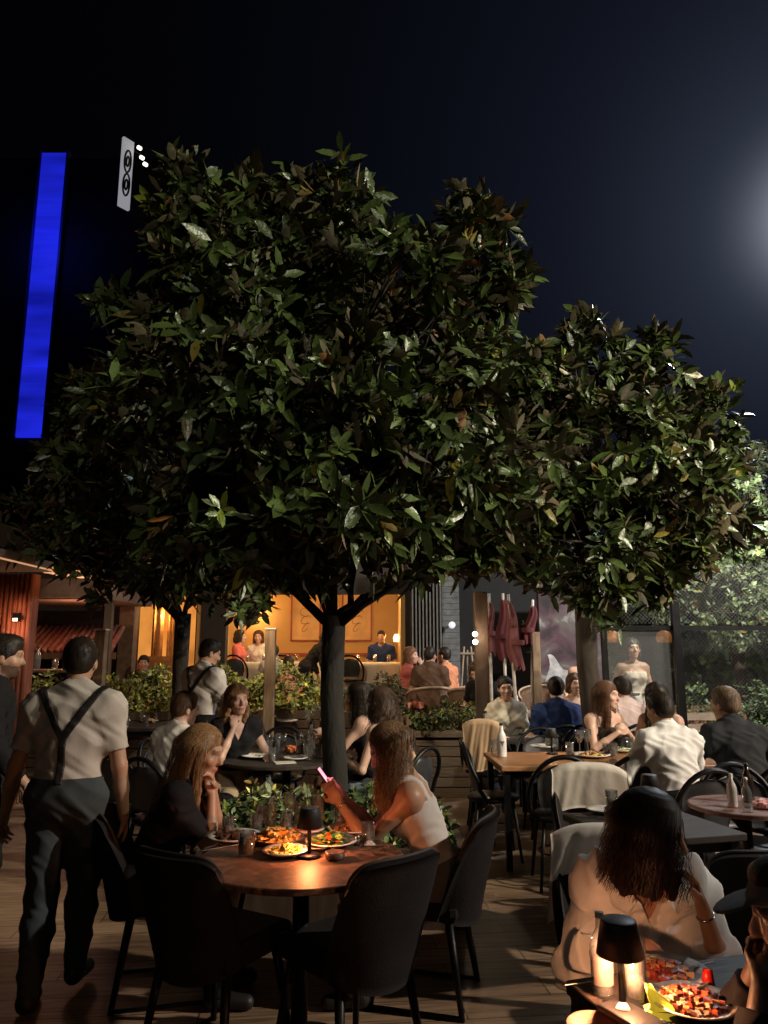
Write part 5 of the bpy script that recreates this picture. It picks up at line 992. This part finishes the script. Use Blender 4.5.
def clothed(px, Y, w_, label):
    x = at(px, 660, Y)[0]; o = thing('dining_table', label, 'table', (x, Y, RF), 0, 'white clothed tables in the dining room'); part('column', MB().tube([(0, 0, 0), (0, 0, .74)], .04), DKWOOD, o)
    c = MB().grid(lambda u, v_: ((w_/2*(min(1, v_*1.8))+.03*math.sin(u*2*PI*9)*max(0, v_-.5))*math.cos(u*2*PI)*1.25, (.4*min(1, v_*1.8)+.03*math.sin(u*2*PI*9)*max(0, v_-.5))*math.sin(u*2*PI), .76-.5*max(0, v_-.555)/.445), 60, 12).build('tablecloth', WCL); c.location = (x, Y, RF); tag(c, 'white cloth over '+label.replace('table', 'the table'), 'tablecloth')
    for j, dx in enumerate((-.25, .05, .3)): tumbler((x+dx, Y-.1, RF+.765), ['left', 'middle', 'right'][j]+' glass on '+label, .035, .13, .6, LIQ)
clothed(372, 13.6, .95, 'white clothed table right of the trunk in the orange room'); clothed(262, 13.9, .9, 'white clothed table left of the trunk in the orange room'); clothed(310, 14.8, .9, 'white clothed table behind the stooping waiter in the orange room')
for px, Y, lb in ((352, 13.2, 'dark dining chair in front of the right clothed table'), (238, 13.4, 'dark dining chair at the left end of the orange room'), (285, 13.4, 'dark dining chair before the left clothed table')):
    hoop_chair(lb, (at(px, 660, Y)[0], Y, RF), 10)
# left bar clutter
rect_table('pale bar table under the tiled roof at the left', at(48, 662, 9.9)[0], 9.9, .9, .5, 0, T_PK, z=1.05, base_z=DZ); bottle((at(40, 650, 9.9)[0], 9.85, DZ+1.052), 'bottle on the pale bar table at the left', 1.2, lab=False); tumbler((at(58, 650, 9.9)[0], 9.85, DZ+1.052), 'glass on the pale bar table at the left', .04, .14, .8, LIQ)
# ================================================================ people
BK = clothmat('black', (.012, .011, .012)); WH = clothmat('white', (.66, .60, .54)); NAVY = clothmat('navy', (.02, .035, .11)); CREAM = clothmat('cream', (.80, .78, .76), bump=.7); DPANT = clothmat('slate_trousers', (.060, .072, .078)); BEIGE = clothmat('beige_trousers', (.38, .28, .18)); PINK = clothmat('coral', (.65, .16, .13)); BRWN = clothmat('brown_tee', (.10, .055, .035)); GREYT = clothmat('pearl_grey', (.50, .46, .44)); PBLU = clothmat('pale_blue', (.35, .45, .50)); CHK = clothmat('near_black_shirt', (.022, .024, .028)); PTEE = clothmat('pale_pink_tee', (.62, .48, .46)); LEA = mat('suspender_leather', (.015, .012, .012), .5); SILV = mat('silver', (.6, .58, .55), .25, metal=1)
TANSK = (.46, .26, .17); PALESK = (.58, .36, .27)
Rq = .006
# P1 long haired woman, chin on hands, facing right
person('woman with very long light brown hair resting her chin on clasped hands', (-1.17, 3.84, 0), 84, 'f', lean=24, head=(-14, 14, 0), lw=(-.01, .32, .93), rw=(.035, .32, .92), le=(-.17, .36, .5), re=(.16, .36, .5), top=('tshirt', BK), bottom=('trousers', BK), hair=dict(c=((.10, .05, .022), (.40, .22, .10)), len=.50, back=.13, gap=62, strands=260, wave=.004, spread=.08), skin=TANSK, res=Rq, lhand=dict(dir=(.3, -.25, 1), palm=(.6, -.7, 0), curl=55), rhand=dict(dir=(-.3, -.25, 1), palm=(-.6, -.7, 0), curl=55), seat=.44)
# P2 woman with phone
r2, j2, _, _ = person('blonde woman in a pale sleeveless top looking down at her phone', (.28, 3.86, 0), -86, 'f', lean=21, head=(4, 30, 0), lw=(-.045, .50, .885), rw=(.075, .50, .885), le=(-.22, .30, .55), re=(.22, .3, .6), top=('strap', clothmat('pale_grey_top', (.60, .54, .50))), bottom=('trousers', clothmat('pale_trousers', (.20, .15, .13))), hair=dict(c=((.055, .028, .014), (.30, .17, .09)), len=.34, back=-.02, gap=62, strands=240, wave=.010, front=.3), skin=TANSK, res=Rq, lhand=dict(dir=(.12, .6, .75), palm=(1, -.1, 0), curl=38), rhand=dict(dir=(-.1, .7, .7), palm=(-1, -.1, 0), curl=40), extra=[('bracelet', SILV, 'l')], seat=.445)
ph = thing('phone', 'lit smartphone held by the blonde woman', 'phone', (0, 0, 0)); pw = V(*(Matrix.Rotation(rad(86), 3, 'Z') @ Vector((.015, .575, .975))))+V(.28, 3.86, 0); ph.location = tuple(pw); ph.rotation_euler = (rad(-38), 0, rad(86))
part('case', MB().box((0, 0, 0), (.072, .009, .15), bev=.003), BLK, ph); part('screen', MB().box((0, -.0055, 0), (.064, .001, .138)), emat('phone_screen', (1, .35, .45), 1.6), ph); pointlight('screen_light', (0, -.03, 0), .35, (1, .3, .4), .03, parent=ph)
# P3 waiter in braces from behind
person('waiter in a pale tee and black braces seen from behind, walking on the left', (-1.53, 3.76, 0), -3, 'm', sit=False, scale=.985, lean=2, head=(8, 6, 0), lw=(-.34, .10, .80), rw=(.27, .06, .80), le=(-.5, -.4, .9), re=(.5, -.3, .9), la=(-.10, -.02, .085), ra=(.03, .22, .085), lk=(-.1, 1, .5), rk=(.1, 1.2, .5), top=('tshirt', clothmat('dim_white', (.50, .45, .40))), bottom=('trousers', DPANT), hair=dict(c=DARKH), skin=TANSK, res=Rq, extra=[('suspenders', LEA)])
# P4 man in black far left
person('man in black with a quiff at the left edge, seen in profile facing right', (-2.26, 4.35, 0), 62, 'm', sit=False, scale=1.0, lean=3, head=(-12, 8, 0), lw=(-.25, .2, .85), rw=(.25, .22, .9), top=('shirt', BK), bottom=('trousers', BK), hair=dict(c=DARKH, thick=.016), skin=TANSK, res=.008, beard=True)
# P5 waiter 2
person('waiter in a white tee and braces standing by the blonde woman, turned away', (at(200, 690, 7.0)[0], 7.0, 0), 35, 'm', sit=False, scale=1.01, lean=4, head=(-25, 18, 0), lw=(-.2, .25, .95), rw=(.2, .30, .98), top=('tshirt', WH), bottom=('trousers', BK), hair=dict(c=DARKH, thick=.01), skin=TANSK, res=.008, extra=[('suspenders', LEA)])
# P6 child
person('brown haired child in a white tee seated with back to the viewer', (at(171, 730, 5.55)[0], 5.55, 0), 38, 'm', lean=8, scale=.98, head=(-15, 8, 0), top=('tshirt', WH), bottom=('trousers', BK), hair=dict(c=BROWNH, thick=.018, low=-.06), skin=PALESK, res=.008)
# P7 blonde facing camera
person('blonde woman in black touching her neck', (at(233, 720, 6.35)[0]-.02, 6.42, 0), 150, 'f', lean=10, head=(4, 0, 4), lw=(-.2, .35, .78), rw=(.06, .22, 1.00), re=(.35, .15, .6), top=('vdress', BK), bottom=('trousers', BEIGE), hair=dict(c=BLONDH, len=.34, gap=74, wave=.014, strands=120, front=.2), skin=PALESK, res=.007, rhand=dict(dir=(-.1, -.4, 1), palm=(0, -1, -.2), curl=40))
# P8 brunette
person('straight haired brunette in black beside the trunk, facing left', (at(368, 715, 6.65)[0]+.04, 6.65, 0), -80, 'f', lean=10, head=(0, 8, 0), lw=(-.08, .42, .90), rw=(.1, .42, .86), le=(-.3, .2, .6), top=('tank', BK), bottom=('skirt', BK), hair=dict(c=DARKH, len=.36, back=.05, gap=60, strands=90), skin=PALESK, res=.007)
# P9 wavy
person('wavy haired brunette in a pale blue strap top with her back to the viewer', (at(396, 735, 5.95)[0], 5.98, 0), -48, 'f', lean=14, head=(10, 8, 0), lw=(-.22, .36, .78), rw=(.2, .3, .78), le=(-.35, .1, .5), top=('strap', PBLU), bottom=('skirt', PBLU), hair=dict(c=((.02, .012, .008), (.09, .05, .03)), len=.33, back=.04, gap=55, wave=.02, strands=120), skin=PALESK, res=.007)
# P10 cream shirt
person('smiling woman in a cream shirt with hair tied back, facing the viewer', (at(506, 700, 8.1)[0], 8.2, 0), 172, 'f', lean=4, head=(-8, 6, 6), lw=(-.1, .38, .74), rw=(.15, .36, .74), top=('halfshirt', clothmat('cream_shirt', (.66, .60, .48))), bottom=('trousers', BK), hair=dict(c=DARKH, thick=.008, bun=.04), skin=PALESK, res=.008)
person('dark haired person bending low behind the woman in the cream shirt', (at(487, 665, 9.7)[0], 9.6, .2), 215, 'f', lean=25, head=(0, 30, 0), top=('tshirt', BK), bottom=('trousers', BK), hair=dict(c=BROWNH, len=.12), skin=PALESK, res=.010)
# P11 navy
person('dark haired man in a navy tee with his back to the viewer', (1.76, 7.72, 0), 4, 'm', lean=6, head=(-4, 8, 0), top=('tshirt', NAVY), bottom=('trousers', BK), hair=dict(c=DARKH, thick=.02), skin=PALESK, res=.008)
person('woman with a warm lit face opposite the man in the navy tee', (at(572, 700, 9.1)[0], 9.1, 0), 172, 'f', lean=6, head=(0, 0, -5), top=('tank', BK), bottom=('skirt', BK), hair=dict(c=BROWNH, len=.14, bun=.0), skin=PALESK, res=.009)
# P12
person('long haired woman in a dark halter clasping her hands', (1.99, 7.12, 0), 158, 'f', lean=12, head=(32, 2, -4), lw=(-.06, .33, .90), rw=(.05, .33, .90), le=(-.38, .2, .6), re=(.38, .2, .6), top=('tank', clothmat('dark_olive', (.04, .035, .025))), bottom=('skirt', BK), hair=dict(c=((.05, .022, .012), (.15, .07, .035)), len=.42, gap=56, wave=.008, strands=150, back=.03, front=.1), skin=PALESK, res=.0065, lhand=dict(dir=(.7, .1, .6), palm=(.5, -.8, 0), curl=60), rhand=dict(dir=(-.7, .1, .6), palm=(-.5, -.8, 0), curl=60))
person('dark haired man in a pale pink tee with his back to the viewer', (2.50, 7.82, 0), -14, 'm', lean=6, head=(10, 6, 0), top=('tshirt', PTEE), bottom=('trousers', BK), hair=dict(c=DARKH, thick=.016), skin=TANSK, res=.008)
person('black haired woman in a black top at the end of the wooden table', (2.60, 7.08, 0), -140, 'f', lean=16, head=(10, 12, 0), lw=(-.1, .38, .78), rw=(.14, .36, .78), top=('tank', BK), bottom=('skirt', BK), hair=dict(c=DARKH, len=.33, gap=55, strands=60), skin=PALESK, res=.008)
# P16 P17
person('man in a bright white shirt with his back to the viewer', (2.03, 5.30, 0), -14, 'm', lean=16, side=0, head=(14, 10, 0), lw=(-.26, .42, .80), rw=(.22, .44, .80), le=(-.42, .1, .6), re=(.4, .1, .6), top=('halfshirt', clothmat('bright_white', (.70, .68, .66))), bottom=('trousers', BK), hair=dict(c=DARKH, thick=.009), skin=TANSK, res=.0065)
person('man in a near black shirt with light cropped hair, seen from behind at right', (2.56, 5.42, 0), -8, 'm', lean=20, head=(22, 6, 0), scale=1.03, lw=(-.22, .42, .80), rw=(.24, .40, .80), le=(-.5, .1, .6), re=(.5, .0, .7), top=('shirt', CHK), bottom=('trousers', BK), hair=dict(c=((.07, .045, .03), (.22, .15, .10)), thick=.017), skin=TANSK, res=.0065)
# P18 woman in cream
person('dark haired woman in a loose cream blouse leaning over her pasta', (.88, 2.87, 0), 184, 'f', lean=31, scale=.97, side=0, head=(72, 14, 0), lw=(-.13, .42, .87), rw=(.14, .50, .80), le=(-.24, .40, .5), re=(.34, .16, .55), top=('blouse', CREAM), bottom=('trousers', clothmat('pale_linen_trousers', (.55, .45, .36))), hair=dict(c=((.008, .004, .003), (.035, .014, .009)), len=.22, gap=46, strands=320, back=-.02, spread=.30, wave=.009, lock=.022, thick=.016, front=.3, res=.005), skin=(.42, .22, .14), res=.0055, lhand=dict(dir=(.25, -.1, 1), palm=(1, 0, -.1), curl=42), rhand=dict(dir=(-.8, .5, -.1), curl=30), extra=[('bracelet', SILV, 'l'), ('bracelet', SILV, 'r'), ('placket', CREAM)], seat=.42)
# P19 man with cap
person('man in a grey cap and black shirt, hands raised to his mouth', (1.155, 1.82, -.05), -72, 'm', lean=16, head=(0, 14, 0), lw=(-.05, .29, .91), rw=(.06, .28, .92), le=(-.25, .35, .5), re=(.25, .35, .5), top=('shirt', BK), bottom=('trousers', BK), hair=dict(c=DARKH), skin=(.09, .045, .03), res=.006, extra=[('cap', clothmat('grey_cap', (.13, .13, .135)))], lhand=dict(dir=(.3, -.7, 1), palm=(1, -.2, 0), curl=28), rhand=dict(dir=(-.3, -.7, 1), palm=(-1, -.2, 0), curl=28), beard=True, seat=.36)
shell_chair('dark upholstered chair under the man in the grey cap', (1.34, 1.82, -.06), -72)
# standing woman right
person('woman in a cream crop top and skirt walking behind the glass, facing the viewer', (at(632, 660, 9.4)[0], 9.4, .0), 176, 'f', sit=False, scale=1.03, lean=0, head=(0, -2, 0), lw=(-.26, .06, .86), rw=(.27, .08, .9), le=(-.4, -.3, 1), re=(.4, -.3, 1), la=(-.07, .12, .085), ra=(.1, -.06, .085), top=('tank', clothmat('sand', (.62, .52, .42))), bottom=('skirt', clothmat('sand_skirt', (.68, .60, .50))), hair=dict(c=DARKH, len=.16, gap=60), skin=TANSK, res=.008, extra=[('belt', LEA)])
hb = at(642, 690, 9.2); bg = thing('handbag', 'small dark handbag hanging beside the walking woman in cream', 'bag', (hb[0], 9.28, .92)); part('pouch', MB().box((0, 0, 0), (.17, .07, .13), bev=.02), LEA, bg); part('strap', MB().tube([(-.07, 0, .06), (-.10, .02, .3), (-.02, .06, .52)], .006), LEA, bg)
person('waitress in a brown top and white skirt standing against the second tree', (at(581, 660, 10.6)[0], 10.6, .0), 180, 'f', sit=False, scale=.98, top=('tank', clothmat('rust', (.22, .10, .06))), bottom=('skirt', WH), hair=dict(c=BLONDH), skin=PALESK, res=.010)
# raised deck
person('woman in a coral red top drinking on the raised deck', (at(404, 660, 11.15)[0], 11.15, DZ), 95, 'f', lean=8, head=(-20, 0, 0), rw=(.04, .25, 1.1), re=(.3, .2, .7), top=('halfshirt', PINK), bottom=('trousers', BK), hair=dict(c=((.08, .03, .015), (.2, .09, .04)), len=.22), skin=PALESK, res=.010)
person('man in a brown tee on the raised deck with his back to the viewer', (at(430, 670, 10.65)[0], 10.65, DZ), 5, 'm', lean=4, head=(-30, 0, 0), top=('tshirt', BRWN), bottom=('trousers', BK), hair=dict(c=DARKH), skin=TANSK, res=.010)
person('dark haired woman in an orange top at the right of the raised deck group', (at(449, 670, 10.95)[0], 10.95, DZ), -50, 'f', lean=6, head=(10, 0, 0), top=('halfshirt', clothmat('orange_top', (.7, .28, .15))), bottom=('trousers', BEIGE), hair=dict(c=DARKH), skin=PALESK, res=.010)
# dining room
person('waiter in black stooping over a clothed table in the orange room', (at(306, 660, 13.9)[0], 13.9, RF-.28), 70, 'm', sit=False, lean=38, head=(0, -5, 0), top=('shirt', BK), bottom=('trousers', BK), hair=dict(c=BROWNH), skin=TANSK, res=.012)
person('person in white seated below the orange wall near the wooden post', (at(276, 670, 13.1)[0]-.05, 13.1, .35), 10, 'm', lean=2, top=('tshirt', WH), bottom=('trousers', BK), hair=dict(c=DARKH), skin=TANSK, res=.012)
person('person in a coral top at the left end of the orange room', (at(238, 660, 14.0)[0], 14.0, RF), 90, 'f', lean=0, top=('tshirt', PINK), bottom=('trousers', BK), hair=dict(c=DARKH, len=.15), skin=PALESK, res=.012)
person('woman in a cream top seated at the left clothed table in the orange room', (at(258, 668, 14.4)[0], 14.4, RF), 180, 'f', lean=4, top=('tshirt', WH), bottom=('skirt', BK), hair=dict(c=BROWNH, len=.15, gap=60), skin=PALESK, res=.012)
person('man in dark blue seated behind the right clothed table in the orange room', (at(382, 668, 14.3)[0], 14.3, RF), 190, 'm', lean=4, top=('tshirt', NAVY), bottom=('trousers', BK), hair=dict(c=DARKH), skin=TANSK, res=.012)
person('barman in black behind the hedge below the lit orange window', (at(144, 670, 11.7)[0], 11.7, .5-.3), 170, 'm', lean=6, top=('shirt', BK), bottom=('trousers', BK), hair=dict(c=DARKH), skin=TANSK, res=.012)
person('person in orange seated low behind the long hedge', (at(290, 680, 11.4)[0], 11.4, .2), -30, 'f', lean=6, top=('tshirt', clothmat('orange_top', (.7, .28, .15))), bottom=('trousers', BK), hair=dict(c=BROWNH), skin=PALESK, res=.012)
tb_ = thing('shoulder_bag', 'black leather bag with straps hanging on the chair behind the blonde woman', 'bag', (at(262, 735, 7.0)[0], 6.95, .62)); part('pouch', MB().box((0, 0, .0), (.26, .12, .24), bev=.04), LEA, tb_); part('strap', MB().tube([(-.1, 0, .1), (-.13, -.02, .3), (0, -.03, .40), (.08, 0, .1)], .009), LEA, tb_)
# ================================================================ world, floodlights and unseen fills
wd_ = bpy.data.worlds.new('World'); S.world = wd_; wd_.use_nodes = True; N, L = wd_.node_tree.nodes, wd_.node_tree.links; bg = N['Background']
tc = N.new('ShaderNodeTexCoord'); gd = nrm(ray(838, 212))
def dotn(vec):
    d = N.new('ShaderNodeVectorMath'); d.operation = 'DOT_PRODUCT'; L.new(tc.outputs['Generated'], d.inputs[0]); d.inputs[1].default_value = tuple(vec); c = N.new('ShaderNodeMath'); c.operation = 'MAXIMUM'; c.inputs[1].default_value = 0; L.new(d.outputs['Value'], c.inputs[0]); return c.outputs[0]
def powc(src, e, col):
    p = N.new('ShaderNodeMath'); p.operation = 'POWER'; p.inputs[1].default_value = e; L.new(src, p.inputs[0]); m = N.new('ShaderNodeVectorMath'); m.operation = 'SCALE'; m.inputs[0].default_value = col; L.new(p.outputs[0], m.inputs['Scale']); return m.outputs[0]
def addv(a, b):
    m = N.new('ShaderNodeVectorMath'); m.operation = 'ADD'; L.new(a, m.inputs[0]); L.new(b, m.inputs[1]); return m.outputs[0]
dd = dotn(gd); g1 = powc(dd, 9, (.0065, .0085, .0165)); g2 = powc(dd, 60, (.024, .030, .044)); g3 = powc(dd, 520, (.42, .45, .52))
base = N.new('ShaderNodeRGB'); base.outputs[0].default_value = (.0006, .0006, .001, 1)
L.new(addv(addv(addv(g1, g2), g3), base.outputs[0]), bg.inputs[0]); bg.inputs[1].default_value = 1
def flood(nm, loc, tgt, e, col, r=.15, size=60):
    o = pointlight(nm, loc, e, col, r, kind='SPOT', size=rad(size), blend=.4); aim(o, tgt); return o
flood('key_floodlight', (8.5, 2.2, 5.6), (1.9, 6.3, .8), 2600, (1, .88, .74), .10, 54)
flood('leaf_floodlight', (8.0, .5, 7.5), (.5, 6.2, 4.0), 3000, (1, .93, .70), .10, 44)
flood('rim_floodlight', (7.8, 12.0, 8.5), (1.5, 8.0, 2.5), 1500, (.85, .92, 1), .2, 85)
flood('crown_fill', (2.5, -6.0, 9.0), (-.3, 5.5, 4.8), 1000, (1, .94, .76), .2, 36)  # unseen fill from behind the camera, aimed at the tree crowns
flood('left_terrace_fill', (6.5, 3.0, 3.1), (-1.8, 8.8, 1.0), 620, (1, .80, .56), .08, 46)  # unseen spot added to reach the posts and hedges on the left
pointlight('garden_fill', (-1.3, 7.8, 2.75), 190, (1, .80, .55), .06)  # bare point light without a fixture, added to brighten the hedges
pointlight('camera_side_fill', (-2.0, -3.0, 4.2), 28, (1, .80, .60), .6)  # soft unseen fill added behind the camera for the waiter in braces
flood('fence_fill', (4.6, 8.0, 3.9), (3.9, 12.5, 1.3), 1000, (1, .95, .85), .1, 110)  # unseen spot placed to brighten the ivy and mesh
S.view_settings.view_transform = 'Standard'; S.view_settings.look = 'None'; S.view_settings.exposure = 0
S.cycles.max_bounces = 6; S.cycles.transparent_max_bounces = 12; S.cycles.use_denoising = True; S.cycles.sample_clamp_indirect = 3; S.cycles.caustics_reflective = False; S.cycles.caustics_refractive = False
